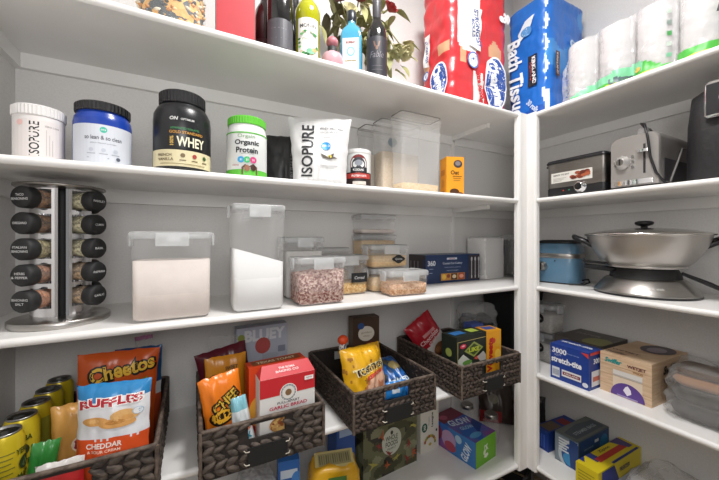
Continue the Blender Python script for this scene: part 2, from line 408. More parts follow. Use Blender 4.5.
bag('protein_pouch', 'white stand-up protein pouch with big vertical black lettering', 'pouch', (.420, 1.115, Z), .195, .256, .080, mat('white_pouch', '#d6d5d5', .4, bump=.1, scale=20), None, iso, rz=toward(.42, 1.1), rx=-4, gusset=True, seed=8, taper=-.22)
# small snack tub
x, y = .615, 1.19
t = thing('snack_canister', 'small white canister with dark red and black badge label', 'canister', (x, y, Z), toward(x, y))
b = MB(); b.lathe([(.051, 0), (.054, .004), (.054, .150), (.052, .156)], wt)
c = cyl_chart(.054); b.rect(c, -.085, .085, .006, .075, flat('#2a1f20'), 16); b.ell(c, .004, .108, .036, .038, flat('#7e2b2c')); b.ell(c, .004, .106, .028, .029, flat('#3b3a40')); b.ell(c, .004, .112, .016, .012, flat('#8b8f98'))
b.rect(c, -.03, .04, .075, .094, flat('#23262c'), 6); b.text(c, 'KODIAK', .004, .084, .009, WHITE, wd=.045, bold=.02)
b.rect(c, -.06, .06, .050, .070, flat('#b23a34'), 10); b.text(c, 'PROTEIN OATS', .006, .060, .008, WHITE, wd=.062, bold=.02); b.rect(c, -.02, .035, .024, .038, flat('#cfc6bd'), 5); b.build('canister_body', t)
b = MB(); b.lathe([(.055, .152), (.056, .155), (.056, .166), (.053, .169)], WHITEP); b.build('lid', t)
# food container builder
def granular(key, c1, c2, scale=240, ramp=(.3, .7)): return mat('grain_' + key, c1, .8, hex2=c2, scale=scale, kind='cells', ramp=ramp, bump=.6)
def container(name, label, loc, wd, d, h, fill, cm, rz=0, group='clear food containers', slope=0.0, r=.016, label_fn=None, latch=True, clear=None, lidm=None, uneven=.004, seal_top=True):
    clear = clear or CLEAR; t = thing(name, label, 'container', loc, rz, group)
    hx, hy = wd/2, d/2; tp = h - .022
    b = MB(); b.rbox([(hx-.010, hy-.010, r*.7, .0015), (hx-.006, hy-.006, r, .005), (hx-.001, hy-.001, r, tp*.6), (hx, hy, r, tp)], clear, cap1=False); b.build('container_body', t)
    if fill:
        b = MB(); n = 5; zt_ = fill * tp; top = []
        lo = rrect(hx-.012, hy-.012, r*.7, .004, n); mid = rrect(hx-.0035, hy-.0035, r*.95, .012, n); up = rrect(hx-.0032, hy-.0032, r*.95, zt_, n)
        rnd = random.Random(hash(label) % 1000 if False else len(label) * 7 + int(wd * 1e4)); o_ = rnd.random() * 30
        hz = lambda px, py: zt_ + slope * px + uneven * noise.noise(Vector((px * 40 + o_, py * 40, 0)))
        up = [(p[0], p[1], hz(p[0], p[1])) for p in up]
        rings = [lo, mid, up]
        for f_ in (.75, .45, .15): rings.append([(p[0]*f_, p[1]*f_, hz(p[0]*f_, p[1]*f_) + .004 * (1 - f_) * (uneven > .003)) for p in up])
        b.loft(rings, cm, True); b.build('contents', t)
    b = MB(); L = lidm or CLEARB
    b.rbox([(hx+.003, hy+.003, r, tp+.001), (hx+.004, hy+.004, r, tp+.004), (hx+.004, hy+.004, r, h-.005), (hx+.001, hy+.001, r, h), (hx-.010, hy-.010, r*.7, h), (hx-.012, hy-.012, r*.7, h-.004)], L); lid = b.build('lid', t)
    if seal_top:
        b = MB(); b.tube(rrect(hx-.004, hy-.004, r*.9, h-.002, 4), .0022, SEAL, 6, True); b.build('seal', lid)
    if latch:
        for q in range(4):
            b = MB(); ang = q * math.pi/2; ext = hy if q % 2 == 0 else hx; wl = (wd if q % 2 == 0 else d) * .42
            M = Matrix.Rotation(ang, 4, 'Z')
            b.rbox([(wl/2, .0035, .003, tp-.018), (wl/2, .004, .003, tp-.010), (wl/2, .004, .003, h-.006), (wl/2-.004, .003, .003, h-.003)], CLEARB, 2, M=M @ Matrix.Translation((0, -ext-.0065, 0))); b.build('latch', t)
    if label_fn:
        b = MB(); label_fn(b); b.build('label', t)
    return t
# tall cereal keepers in a row
rice = granular('oats', '#d9b98a', '#ead3aa'); pale = granular('palegrain', '#dcc3a2', '#ead8bd', 300); crm = granular('cream', '#e3d4bf', '#ece1d0', 300)
for (yy, x0, fill, cm, lab) in ((1.125, .868, .13, rice, 'tall clear cereal keeper in front, nearly empty with a little golden cereal'),
                                (1.237, .842, .64, pale, 'tall cereal keeper in the middle of its row with a grey tag'),
                                (1.335, .815, .66, crm, 'tall cereal keeper at the back of its row against the wall')):
    t = thing('cereal_keeper', lab, 'container', (x0, yy, Z), 0, 'tall cereal keepers'); hx, hy = .108, .045
    b = MB(); b.rbox([(hx-.012, hy-.010, .010, .0015), (hx-.008, hy-.006, .014, .006), (hx-.004, hy-.003, .016, .20), (hx, hy, .018, .308)], FROST, cap1=False); b.build('container_body', t)
    b = MB(); b.rbox([(hx-.014, hy-.012, .010, .004), (hx-.011, hy-.009, .013, .010), (hx-.008, hy-.006, .015, fill*.3), (hx*.5, hy*.4, .012, fill*.3+.006)], cm); b.build('contents', t)
    b = MB(); b.rbox([(hx+.003, hy+.003, .018, .306), (hx+.003, hy+.003, .018, .325), (hx-.004, hy-.004, .016, .333), (hx-.03, hy-.012, .012, .334)], FROST); ld = b.build('lid', t)
    b = MB(); b.tube(rrect(hx-.002, hy-.002, .016, .333, 4), .002, SEAL, 6, True); b.build('seal', ld)
    if fill == .64:
        b = MB(); c = flat_chart((-.055, -hy - .0004, .232), (1, 0, 0), (0, 0, 1)); b.ell(c, 0, 0, .022, .020, flat('#7d8890'), 14); b.ell(c, .012, .004, .014, .014, flat('#7d8890'), 10); b.build('label', t)
# orange box
def obox(b, F):
    c = F('front'); b.ell(c, .012, .052, .020, .017, flat('#40393a')); b.ell(c, .012, .054, .013, .010, flat('#83797a')); b.text(c, 'Oat', -.002, .014, .018, flat('#3b2a12'), bold=.02); b.rect(c, -.012, .03, -.004, -.001, flat('#7c5518')); b.rect(c, -.012, .026, -.012, -.010, flat('#7c5518')); b.rect(c, -.008, .022, -.022, -.019, flat('#a9812f'))
    b.ell(c, -.004, -.070, .022, .014, flat('#4a2b18'), 12); b.ell(c, .022, -.080, .014, .009, flat('#6e452a'), 12); b.ell(c, -.018, -.08, .010, .006, flat('#8c5c38'), 10)
    c = F('left'); b.rect(c, -.02, .02, .005, .03, flat('#c47a28')); b.ell(c, 0, -.03, .012, .02, flat('#d3862e'), 12); b.rect(c, -.018, .018, -.07, -.062, flat('#b76f22'))
OR = flat('#e99b24')
carton('snack_box', 'narrow orange carton beside the tall cereal keepers', 'box', (1.036, 1.085, Z), (.080, .072, .166), {'*': OR, 'right': flat('#efe6d9')}, obox, rz=-20)
# ------------------------------------------------------------------ MIDDLE SHELF
Z = S[3]
# spice rack
x0, y0 = -.315, 1.165
a0 = toward(x0, y0)
t = thing('spice_rack', 'round polished steel revolving spice rack with black-capped jars', 'spice rack', (x0, y0, Z), a0)
b = MB(); b.lathe([(.104, 0), (.106, .003), (.106, .016), (.103, .018), (.02, .0185)], STEEL, 56); b.build('base', t)
b = MB(); b.lathe([(.020, .0185), (.018, .362)], BLACKM, 16); b.build('core', t)
b = MB(); b.lathe([(.092, .362), (.095, .364), (.095, .369), (.02, .372)], STEELD, 48); b.build('top_plate', t)
for q in range(4):
    b = MB(); r_ = .063
    def arc(d0, d1, z0, z1, n):
        pts = [(r_ * math.sin(R(d0 + (d1 - d0) * j / n)), -r_ * math.cos(R(d0 + (d1 - d0) * j / n))) for j in range(n + 1)]
        pl = pts + [(p[0] * .93, p[1] * .93) for p in reversed(pts)]
        b.loft([[(p[0], p[1], z0) for p in pl], [(p[0], p[1], z1) for p in pl]], CHROME, False)
    m0 = 45 + 90 * q; hs = [(.330 - .0642 * i - .0257, .330 - .0642 * i + .0257) for i in range(5)][::-1]
    arc(m0 - 38, m0 - 26.5, .0186, .362, 2); arc(m0 + 26.5, m0 + 38, .0186, .362, 2)
    zz = .0186
    for (h0, h1) in hs + [(.362, .37)]:
        arc(m0 - 26.5, m0 + 26.5, zz, h0, 8); zz = h1
    b.build('panel', t)
sp = [('#5f3d1e', '#a5733f'), ('#4f351e', '#94663a'), ('#6f6038', '#b5a877'), ('#5a3419', '#a0643a'), ('#7f4820', '#b07040')]
kinds = ['TACO SEASONING', 'OREGANO', 'ITALIAN SEASONING', 'HERBS & PEPPER', 'SEASONING SALT', 'PARSLEY', 'CUMIN', 'BASIL', 'PAPRIKA', 'GARLIC']
rows = ['top row', 'second row', 'middle row', 'fourth row', 'bottom row']
for ci, ang in enumerate((-45, 45, 135)):
    for ri in range(5):
        wz = Z + .330 - ri * .0642
        g = 'spice jars in the rack'
        lab = ['spice jar at the left of the steel rack, %s, black cap facing left', 'spice jar at the right of the steel rack, %s, pale herbs showing', 'black spice jar cap peeking from behind the right of the rack, %s'][ci] % rows[ri]
        aw = a0 + ang
        j = thing('spice_jar', lab, 'jar', (x0 + .060*math.sin(R(aw)), y0 - .060*math.cos(R(aw)), wz), aw, g)
        MR = Matrix.Rotation(R(90), 4, 'X')   # local z -> -y
        b = MB(); b.lathe([(.020, -.026), (.0235, -.024), (.0248, -.018), (.0248, .020), (.021, .024)], GLASS, 20, M=MR); b.build('glass', j)
        c1, c2 = sp[(ri + 2 * ci) % 5] if ci == 0 else (('#6e6644', '#b9b08a') if ri < 3 else ('#5d4426', '#a4845a'))
        b = MB(); b.lathe([(.019, -.024), (.0228, -.022), (.0238, .016), (.0190, .021)], mat('spice_' + c1.strip('#'), c1, .85, hex2=c2, scale=170, bump=.4, kind='cells', ramp=(.2, .8)), 20, M=MR); b.build('spice', j)
        b = MB(); b.lathe([(.026, .018), (.0272, .020), (.0272, .042), (.0245, .046), (.010, .0462)], BLACKM, 24, M=MR)
        c = flat_chart((0, -.0464, 0), (1, 0, 0), (0, 0, 1)); wds = kinds[(ri + ci * 5) % 10].split(' ', 1)
        for li, wd_ in enumerate(wds): b.text(c, wd_, 0, .005 - .010 * li if len(wds) > 1 else 0, .0058, flat('#d5d5d5'), wd=min(.042, .0052 * len(wd_)), bold=.01)
        b.build('cap', j)
flour = mat('flour', '#d8d5d1', .9, hex2='#d2cfcb', scale=30); floury = mat('flour_cream', '#d6cbc4', .9, hex2='#d0c5be', scale=30); sugar = mat('white_sugar', '#dad9d8', .9)
container('food_container', 'wide clear container with cream coloured flour, beside the spice rack', (-.045, 1.094, Z), .195, .13, .247, .745, floury, uneven=.003)
container('food_container', 'tallest clear container, half full of white sugar with sloping top', (.190, 1.096, Z), .158, .13, .335, .56, sugar, slope=-.30, uneven=.002, r=.014)
container('food_container', 'clear container full of white powder, behind the granola', (.385, 1.245, Z), .150, .13, .234, .84, flour, uneven=.002, r=.012)
gran = granular('granola', '#7d4a44', '#d2b7ab', 170, (.1, .9)); wood = granular('cheer', '#bd8f52', '#dcbf8e', 150, (.1, .9)); oats = granular('oat2', '#cfae84', '#e0c69e', 260); gr2 = granular('gran2', '#b8845f', '#e0bd9a', 170, (.1, .9))
container('food_container', 'clear container of reddish granola at the shelf edge', (.400, 1.092, Z), .172, .125, .163, .78, gran, uneven=.02, slope=.10)
def tag1(b):
    c = flat_chart((.045, -.0665, .066), (1, 0, 0), (0, 0, 1)); b.box(.005, .076, -.0643, -.0630, .050, .088, BLACKM); b.text(flat_chart((.041, -.0645, .069), (1,0,0), (0,0,1)), 'Cereal', 0, 0, .012, flat('#d5d5d5'), shear=.2)
container('food_container', 'clear container with a black rectangular label over golden cereal', (.566, 1.222, Z), .170, .125, .160, .34, wood, label_fn=tag1, uneven=.006)
container('food_container', 'clear container with grey rim hidden behind the labelled cereal container', (.560, 1.347, Z), .155, .075, .187, .5, oats, latch=False)
container('food_container', 'lower clear container of pale grain at the back wall', (.778, 1.335, Z), .19, .105, .246, .965, oats, latch=False, lidm=CLEARB)
container('food_container', 'clear container of cream powder topping the stack at the back wall', (.778, 1.335, Z + .247), .19, .105, .092, .32, floury, latch=False, lidm=CLEARB)
container('food_container', 'clear container of grain under the one with the curvy black label', (.760, 1.212, Z), .178, .105, .100, .8, oats, latch=True)
def tag2(b):
    pts = []
    for i in range(40):
        a = 2*math.pi*i/40; rr = 1 + .12 * math.cos(4 * a); pts.append((.030 * math.cos(a) * rr, .017 * math.sin(a) * rr))
    c = flat_chart((.035, -.0570, .038), (1, 0, 0), (0, 0, 1)); b.prism(pts, c, .001, BLACKM); b.text(flat_chart((.035, -.0582, .038), (1,0,0), (0,0,1)), 'Quinoa', 0, 0, .010, flat('#d5d5d5'), shear=.2)
container('food_container', 'clear container of beige grain with a curvy black label', (.760, 1.210, Z + .101), .184, .108, .100, .66, granular('quin', '#d3b083', '#dfc396', 300), label_fn=tag2)
container('food_container', 'low clear container of brown flakes at the front edge', (.772, 1.086, Z), .176, .108, .100, .62, gr2, rz=-4, uneven=.008)
# cutlery box
def cut(b, F):
    c = F('front'); b.rect(c, .105, .19, -.066, .066, flat('#3a3338'))
    for k in range(3): b.rect(c, .125 + k * .026, .130 + k * .026, -.05, .045, flat('#b9b7b8')); b.ell(c, .1275 + k*.026, .045, .006, .012, flat('#c5c3c4'), 10); b.ell(c, .1275 + k*.026, -.05, .004, .010, flat('#c5c3c4'), 10)
    b.text(c, '360', -.150, .030, .026, flat('#dfe3ea'), wd=.050, bold=.02); b.rect(c, -.165, -.14, .0, .003, flat('#8f9bb5')); b.rect(c, -.165, -.145, -.02, -.017, flat('#8f9bb5'))
    b.rect(c, -.05, .02, .046, .056, flat('#c9cdd6')); b.text(c, 'KIRKLAND', -.015, .051, .006, flat('#a03034'), bold=.02)
    b.text(c, 'Crystal Cut Cutlery', -.010, .026, .013, flat('#d5dbe6'), wd=.135, bold=.01); b.text(c, 'forks knives spoons', -.01, .006, .008, flat('#a8b4cc'), wd=.11); b.text(c, 'heavyweight', -.01, -.010, .008, flat('#a8b4cc'), wd=.08)
    b.rect(c, -.09, .075, -.060, -.024, flat('#c68a3a')); b.ell(c, -.07, -.042, .014, .014, flat('#e3b84a'), 12); b.ell(c, -.04, -.038, .012, .010, flat('#8c3c2a'), 12); b.rect(c, -.022, .02, -.058, -.026, flat('#4a2e26')); b.ell(c, .0, -.042, .014, .010, flat('#d9c7a8'), 12); b.rect(c, .028, .072, -.058, -.026, flat('#b5522f')); b.ell(c, .05, -.042, .015, .010, flat('#e6a58a'), 12)
    c = F('left')
    for k in range(3): b.rect(c, -.05 + k*.03, -.044 + k*.03, -.04, .04, flat('#8a878a'))
    b.rect(c, .055, .065, -.05, .05, flat('#23395e'))
cb = flat('#1d3158')
carton('cutlery_box', 'dark blue cutlery carton with white numerals beside the stacked containers', 'box', (1.215, 1.325, Z), (.375, .135, .144), {'*': cb, 'left': flat('#3a3338'), 'top': flat('#5e6672')}, cut, rz=0)
# blobby wrapped packs
def blob(b, hx, hy, hz, m, amp=.01, seed=0, r=.02, n=12, zoff=0, freq=14, nz=26):
    rings = []
    for i in range(nz + 1):
        f = i / nz; z = f * 2 * hz; s_ = 1 if .1 < f < .9 else (.93 if 0 < f < 1 else .84)
        ring = []
        for p in rrect(hx * s_, hy * s_, r, z, n):
            v = Vector((p[0] * freq + seed, p[1] * freq, z * freq)); d = amp * noise.noise(v) + amp * .5 * noise.noise(v * 2.7) - amp * .45 * abs(noise.noise(v * 1.6 + Vector((4, 4, 4)))) ** .5
            L = math.hypot(p[0], p[1]) or 1
            ring.append((p[0] * (1 + d / L), p[1] * (1 + d / L), zoff + z + (amp * noise.noise(v + Vector((9, 9, 9))) if f > .9 else 0)))
        rings.append(ring)
    top = rings[-1]
    for f in (.6, .25): rings.append([(p[0]*f, p[1]*f, p[2] + amp * noise.noise(Vector((p[0]*f*freq, p[1]*f*freq, seed)))) for p in top])
    return b.loft(rings, m, True)
t = thing('napkin_pack', 'white paper napkins in clear plastic beside the dark blue cutlery carton', 'pack', (1.515, 1.315, Z), 4)
b = MB(); b.box(-.082, .082, -.06, .06, .002, .228, mat('white_paper', '#e8e6e4', .8)); b.build('napkins', t)
b = MB(); blob(b, .090, .066, .118, WRAP, .006, 3); b.build('wrapper', t)
t = thing('cutlery_bag', 'clear bag of black plastic cutlery in the corner of the middle shelf', 'bag', (1.725, 1.300, Z), 10)
b = MB(); rnd = random.Random(5)
for i in range(16):
    px, py = rnd.uniform(-.05, .05), rnd.uniform(-.03, .03); tilt = rnd.uniform(-.02, .02)
    b.tube([(px, py, .01), (px + tilt, py, .13), (px + tilt*1.3, py, .19)], [.007, .006, .009], BLACKP, 6)
    b.ball((px + tilt*1.35, py, .203), .013, .005, .018, BLACKP, 8, 5)
b.build('utensils', t)
b = MB(); blob(b, .072, .055, .122, WRAP, .012, 11); b.build('wrapper', t)
# ------------------------------------------------------------------ FOURTH SHELF, back wall: woven baskets
Z = S[4]
WEAVE = mat('water_hyacinth', '#1d1612', .75, hex2='#594a40', scale=38, stretch=(1, 1, 3), bump=.25, ramp=(.3, .75))
WEAVEG = mat('greyer_water_hyacinth', '#241d19', .75, hex2='#655950', scale=38, stretch=(1, 1, 3), bump=.25, ramp=(.3, .75))
INNER = mat('basket_lining', '#241f1c', .85, hex2='#2f2824', scale=50, bump=.4)
RIM = mat('basket_rim', '#3f342d', .7, hex2='#6d5f54', scale=60, bump=.3)
def basket(label, xc, wd, weave, seed, rows=6, lf=1.0, dp=.455, yc=1.158, h=.138):
    t = thing('woven_basket', label, 'basket', (xc, yc, Z), 0, 'woven baskets on the fourth shelf')
    hx, hy = wd/2 - .008, dp/2 - .008; w_ = .006; hw, z0, z1 = .052, .082, .122
    b = MB(); b.box(-hx, hx, -hy, hy, .003, .012, INNER)
    b.box(-hx, -hx + w_, -hy, hy, .012, h - .004, INNER); b.box(hx - w_, hx, -hy, hy, .012, h - .004, INNER)
    for sy in (-1, 1):
        ya, yb = (-hy, -hy + w_) if sy < 0 else (hy - w_, hy)
        b.box(-hx, -hw, ya, yb, .012, h - .004, INNER); b.box(hw, hx, ya, yb, .012, h - .004, INNER)
        b.box(-hw, hw, ya, yb, .012, z0, INNER); b.box(-hw, hw, ya, yb, z1, h - .004, INNER)
    rnd = random.Random(seed)
    rh = (h - .010) / rows
    def lumps(org, ax, length, nrm, hole):
        n = int(length / (.030 * lf)); ax = Vector(ax); nrm = Vector(nrm); up = Vector((0, 0, 1))
        for r_ in range(rows):
            for i in range(n):
                u = (i + .5 + (.5 if r_ % 2 else 0) * 0) * length / n - length/2 + rnd.uniform(-.003, .003); zz = .007 + rh * (r_ + .5)
                if hole and abs(u) < hw + .010 and z0 - .004 < zz < z1 + .004: continue
                an = (1 if r_ % 2 else -1) * R(rnd.uniform(24, 38)); ca, sa = math.cos(an), math.sin(an)
                e1 = ax * ca + up * sa; e2 = -ax * sa + up * ca
                L, H_, D_ = rnd.uniform(.020, .025) * lf, rnd.uniform(.0085, .012) * 6 / rows, rnd.uniform(.005, .0085)
                M = Matrix(((e1.x, e2.x, nrm.x, 0), (e1.y, e2.y, nrm.y, 0), (e1.z, e2.z, nrm.z, 0), (0, 0, 0, 1)))
                M = Matrix.Translation(Vector(org) + ax * u + up * zz) @ M
                b.ball((0, 0, 0), L, H_, D_, weave, 7, 5, M)
    lumps((0, -hy, 0), (1, 0, 0), 2*hx, (0, -1, 0), True); lumps((-hx, 0, 0), (0, -1, 0), 2*hy, (-1, 0, 0), False); lumps((hx, 0, 0), (0, 1, 0), 2*hy, (1, 0, 0), False)
    b.build('woven_body', t)
    b = MB(); b.tube(rrect(hx + .001, hy + .001, .012, h - .003, 4), .0055, RIM, 8, True)
    for sx in (-1, 1):
        for sy in (-1, 1): b.tube([(sx * (hx + .002), sy * (hy + .002), .004), (sx * (hx + .002), sy * (hy + .002), h - .004)], .005, RIM, 6)
    b.build('rim', t)
    b = MB(); b.box(-.056, .056, -hy - .014, -hy - .0105, .014, .066, mat('chalk_label', '#121212', .7)); lb = b.build('label_plate', t)
    b = MB()
    for sx in (-1, 1):
        for zz in (.022, .058): b.tube([(sx*.050, -hy - .0155, zz), (sx*.060, -hy - .0150, zz), (sx*.064, -hy - .008, zz + .002)], .0014, mat('wire_clip', '#c9c2b4', .4, .3), 6)
    b.build('clip', lb)
    return t
BX = {1: -.254, 2: .193, 3: .640, 4: 1.122}
basket('woven basket holding yellow cans and chip bags, leftmost of the row', BX[1], .37, WEAVEG, 1)
basket('woven basket holding the red and white garlic bread carton', BX[2], .355, WEAVEG, 2)
basket('woven basket holding the yellow tortilla chip bag', BX[3], .352, WEAVE, 3, 8, .72)
basket('woven basket holding the dark green carton, nearest the corner post', BX[4], .362, WEAVE, 4, 8, .72)
BZ = Z + .0125
# yellow cans
yel = mat('yellow_can', '#c9b321', .3, .25, hex2='#d4bf33', scale=8); alu = mat('aluminium', '#9a9a98', .3, .9)
first = None
can_lab = ['yellow drink can at the front of its row, small print facing out', 'second yellow can from the front, green leaf emblem visible', 'third yellow can from the front of the row', 'fourth yellow can from the front of the row', 'yellow can at the back of the row, beside the orange puffs bag']
for i in range(5):
    px, py = -.372 + .003 * i, 1.012 + .0745 * i
    if i == 0:
        t = thing('drink_can', can_lab[0], 'can', (px, py, BZ), toward(px, py), 'yellow drink cans'); first = t
        b = MB(); b.lathe([(.026, 0), (.033, .008), (.033, .182), (.0275, .195)], yel, 28)
        dk = flat('#3f4a1c')
        c, c2, c3 = cyl_chart(.033, .032), cyl_chart(.033, .032, R(62)), cyl_chart(.033, .032, R(-62))
        for cc in (c, c2, c3):
            if cc is c2:
                b.text(cc, 'YERBA', 0, .122, .013, dk, wd=.036, bold=.03); b.ell(cc, 0, .094, .013, .015, flat('#2e3a22'), 14); b.poly(cc, [(-.006, .088), (0, .103), (.007, .092), (.0, .084)], flat('#6f8a4a')); b.text(cc, 'MATE', 0, .066, .013, dk, wd=.032, bold=.03)
            elif cc is c:
                for k in range(9): b.rect(cc, -.018, .016 - (k % 3) * .003, .124 - k*.011, .1265 - k*.011, flat('#77752c'), 3)
            else: b.rect(cc, -.01, .01, .05, .13, flat('#8f8a2c'), 3)
        b.build('can_body', t)
        b = MB(); b.lathe([(.0275, .195), (.0285, .197), (.0275, .200), (.0255, .200), (.0245, .195), (.004, .195)], alu, 28, cap0=False); b.build('can_lid', t)
        b = MB(); b.rbox([(.006, .010, .005, .1955), (.006, .010, .005, .197)], alu, 3, M=Matrix.Translation((0, -.006, 0))); b.build('pull_tab', t)
    else:
        r_ = first.copy(); COL.objects.link(r_); r_.location = (px, py, BZ); r_.rotation_euler = (0, 0, R(toward(px, py) + (-62 if i == 1 else (i * 47) % 360))); r_['label'] = can_lab[i]
        for ch_ in list(first.children):
            q = ch_.copy(); COL.objects.link(q); q.parent = r_
# chip bags in the first basket
OFF = lambda u, v, s_: .015 * math.sin(u * 6 + s_)
def ruff_p(u, v):
    v = 1 - (1 - v) / .66
    if v > .80 + .03 * math.sin(u * 4): return FOIL('#2b7fb8')
    if v < .27 + .012 * math.sin(u * 40): return FOIL('#e2592b')
    return None
def ruff(b, c0):
    c = lambda u, v, k: c0(u, .258 - (.258 - v) * .66, k)
    b.text(c, 'RUFFLES', .0, .205, .036, flat('#f4f1ee'), wd=.148, bold=.09, rot=3); b.text(c, 'RUFFLES', .0, .205, .030, flat('#b4202f'), wd=.140, bold=.05, rot=3)
    cz = flat('#d9a05c'); dz = flat('#c08440')
    b.ell(c, -.032, .138, .030, .016, cz, 16); b.ell(c, -.036, .140, .014, .007, flat('#e4b474'), 12); b.ell(c, .018, .126, .042, .018, cz, 18); b.ell(c, .034, .150, .032, .022, flat('#e0b071'), 16); b.ell(c, .014, .130, .022, .008, dz, 14); b.ell(c, .040, .142, .014, .010, cz, 12)
    b.ell(c, .062, .160, .012, .014, flat('#a9c3d6'), 12); b.ell(c, .062, .160, .010, .012, flat('#e9eaec'), 12)
    b.text(c, 'CHEDDAR', -.010, .052, .019, flat('#f6efe6'), wd=.080, bold=.03); b.text(c, '& SOUR CREAM', -.010, .032, .010, flat('#f6d9c6'), wd=.074, bold=.02)
bag('chip_bag', 'blue, white and orange ridged chip bag leaning at the basket front', 'bag', (-.176, 1.008, BZ), .165, .262, .060, FOIL('#e3e4e8'), ruff_p, ruff, rz=-11, rx=-4, seed=2)
def cheet_p(u, v): return None
def cheet(b, c0):
    c = lambda u, v, k: c0(u, v + .036, k)
    b.text(c, 'Cheetos', .010, .205, .054, flat('#17130f'), wd=.172, bold=.10, rot=10); b.text(c, 'Cheetos', .010, .206, .042, flat('#e6b93a'), wd=.160, bold=.03, rot=10)
    b.text(c, 'flamin hot', .036, .166, .014, flat('#8a8c34'), wd=.08, rot=8, bold=.04); b.ell(c, -.02, .1, .05, .03, flat('#d98a34'), 14)
bag('chip_bag', 'orange cheese puffs bag at the back of the can basket', 'bag', (-.200, 1.165, BZ), .20, .29, .055, FOIL('#c5541d'), cheet_p, cheet, rz=3, rx=-4, ry=3, seed=4)
def bluep(u, v): return FOIL('#c9ccd0') if .45 < v < .62 + .03 * math.sin(u * 5) else (FOIL('#b34a2a') if v < .45 else None)
def bluet(b, c): b.text(c, 'RUFFLES', .0, .238, .016, flat('#b92f3e'), wd=.06, bold=.05)
bag('chip_bag', 'dark blue chip bag standing behind the ridged chip bag', 'bag', (-.150, 1.245, BZ), .13, .278, .05, FOIL('#1f4f7d'), bluep, bluet, rz=-4, rx=-3, seed=6)
def tanp(b, c):
    b.ell(c, .016, .108, .036, .026, flat('#e6d3ba'), 16); b.ell(c, .016, .108, .032, .022, flat('#8d2740'), 16); b.text(c, 'LAY', .016, .108, .016, flat('#eadfce'), bold=.05); b.ell(c, .0, .05, .03, .022, flat('#c78844'), 14); b.ell(c, .02, .070, .025, .018, flat('#dfae68'), 14)
bag('chip_bag', 'tan chip bag with a dark red oval squeezed left of the ridged chips', 'bag', (-.250, 1.070, BZ), .125, .205, .045, FOIL('#cf9a52'), None, tanp, rz=6, rx=-4, seed=9)
bag('snack_packet', 'small red packet low at the basket front below the ridged chips', 'packet', (-.262, .962, BZ), .085, .128, .018, FOIL('#b8272a'), lambda u, v: FOIL('#d9d4d0') if v > .88 else None, None, rz=4, rx=0, seed=12, nx=16, ny=18)
bag('snack_packet', 'small green packet between the cans and the tan chip bag', 'packet', (-.318, 1.000, BZ), .052, .150, .025, FOIL('#2f7a35'), None, None, rz=20, rx=-5, ry=8, seed=13, nx=16, ny=18)
bag('zip_bag', 'clear zip bag with a pink zip behind the dark blue chip bag', 'bag', (-.118, 1.335, BZ), .055, .29, .02, WRAPT, lambda u, v: flat('#b579a0') if v > .95 else None, None, rz=-6, rx=-2, ry=-6, seed=14, nx=16, ny=22)
# second basket contents
def mar(b, c): b.text(c, 'TERRA', .01, .165, .030, flat('#8a3a4a'), wd=.1, bold=.03); b.ell(c, -.04, .09, .02, .02, flat('#6f8a3a'), 12)
bag('chip_bag', 'dark maroon chip bag behind the orange puffs bag', 'bag', (.134, 1.225, BZ), .172, .230, .05, FOIL('#571724'), lambda u, v: FOIL('#6a2030') if v < .3 else None, mar, rz=4, rx=-6, ry=-10, seed=21)
def mus(b, c): b.text(c, 'SWEET', .015, .205, .012, flat('#4a3014'), wd=.04, bold=.03); b.ell(c, -.038, .170, .020, .020, flat('#2d231c'), 14); b.ell(c, -.038, .170, .012, .010, flat('#8a8078'), 10)
bag('snack_bag', 'flat mustard pouch with small dark emblem behind the orange puffs', 'bag', (.104, 1.140, BZ), .130, .242, .035, FOIL('#c98622'), None, mus, rz=4, rx=-4, seed=22, gusset=False)
def orp(u, v):
    if v < .16 + .05 * u: return FOIL('#d8d8da') if u < .1 else FOIL('#2b4da0')
    if v < .36: return FOIL('#d4601a')
def orc(b, c):
    b.text(c, 'CHEE', .006, .150, .040, flat('#1a1410'), wd=.088, bold=.12, rot=28); b.text(c, 'CHEE', .006, .151, .030, flat('#e0b640'), wd=.078, bold=.03, rot=28)
    b.ell(c, -.010, .110, .036, .022, flat('#1a1410'), 16); b.ell(c, -.010, .112, .032, .018, flat('#e2a92e'), 16); b.ell(c, -.006, .114, .018, .009, flat('#1a1410'), 12); b.text(c, 'paws', .03, .135, .014, flat('#4c8a74'), rot=25, bold=.05)
bag('snack_bag', 'bright orange puffs bag with a yellow cartoonless swirl at the basket front'.replace('cartoonless ', ''), 'bag', (.103, 1.022, BZ), .114, .225, .045, FOIL('#e77b1d'), orp, orc, rz=6, rx=-3, ry=-8, seed=23)
def teal(b, c):
    for q in range(14):
        rnd = random.Random(q); b.ell(c, rnd.uniform(-.04, .04), rnd.uniform(.02, .11), .006, .006, flat(random.Random(q + 50).choice(['#63b0c4', '#d9a08a', '#8fc4cf'])), 8)
    b.text(c, 'TRAIL', .0, .088, .018, flat('#c9693a'), wd=.05, bold=.05, rot=10); b.text(c, 'MIX', .004, .064, .020, flat('#2f8fa8'), wd=.04, bold=.06, rot=10)
bag('snack_bag', 'small white and teal speckled pouch beside the orange puffs', 'bag', (.140, .970, BZ), .076, .175, .030, FOIL('#d6dcde'), lambda u, v: FOIL('#7fb7c4') if v > .8 else None, teal, rz=10, rx=-4, ry=-6, seed=24, taper=.45)
bag('clear_bag', 'empty crumpled clear bag standing behind the maroon chip bag', 'bag', (.088, 1.290, BZ), .10, .265, .03, WRAPT, None, None, rz=-4, rx=-2, ry=4, seed=25, nx=20, ny=26)
RED = flat('#c3232c'); ORG = flat('#d9481f')
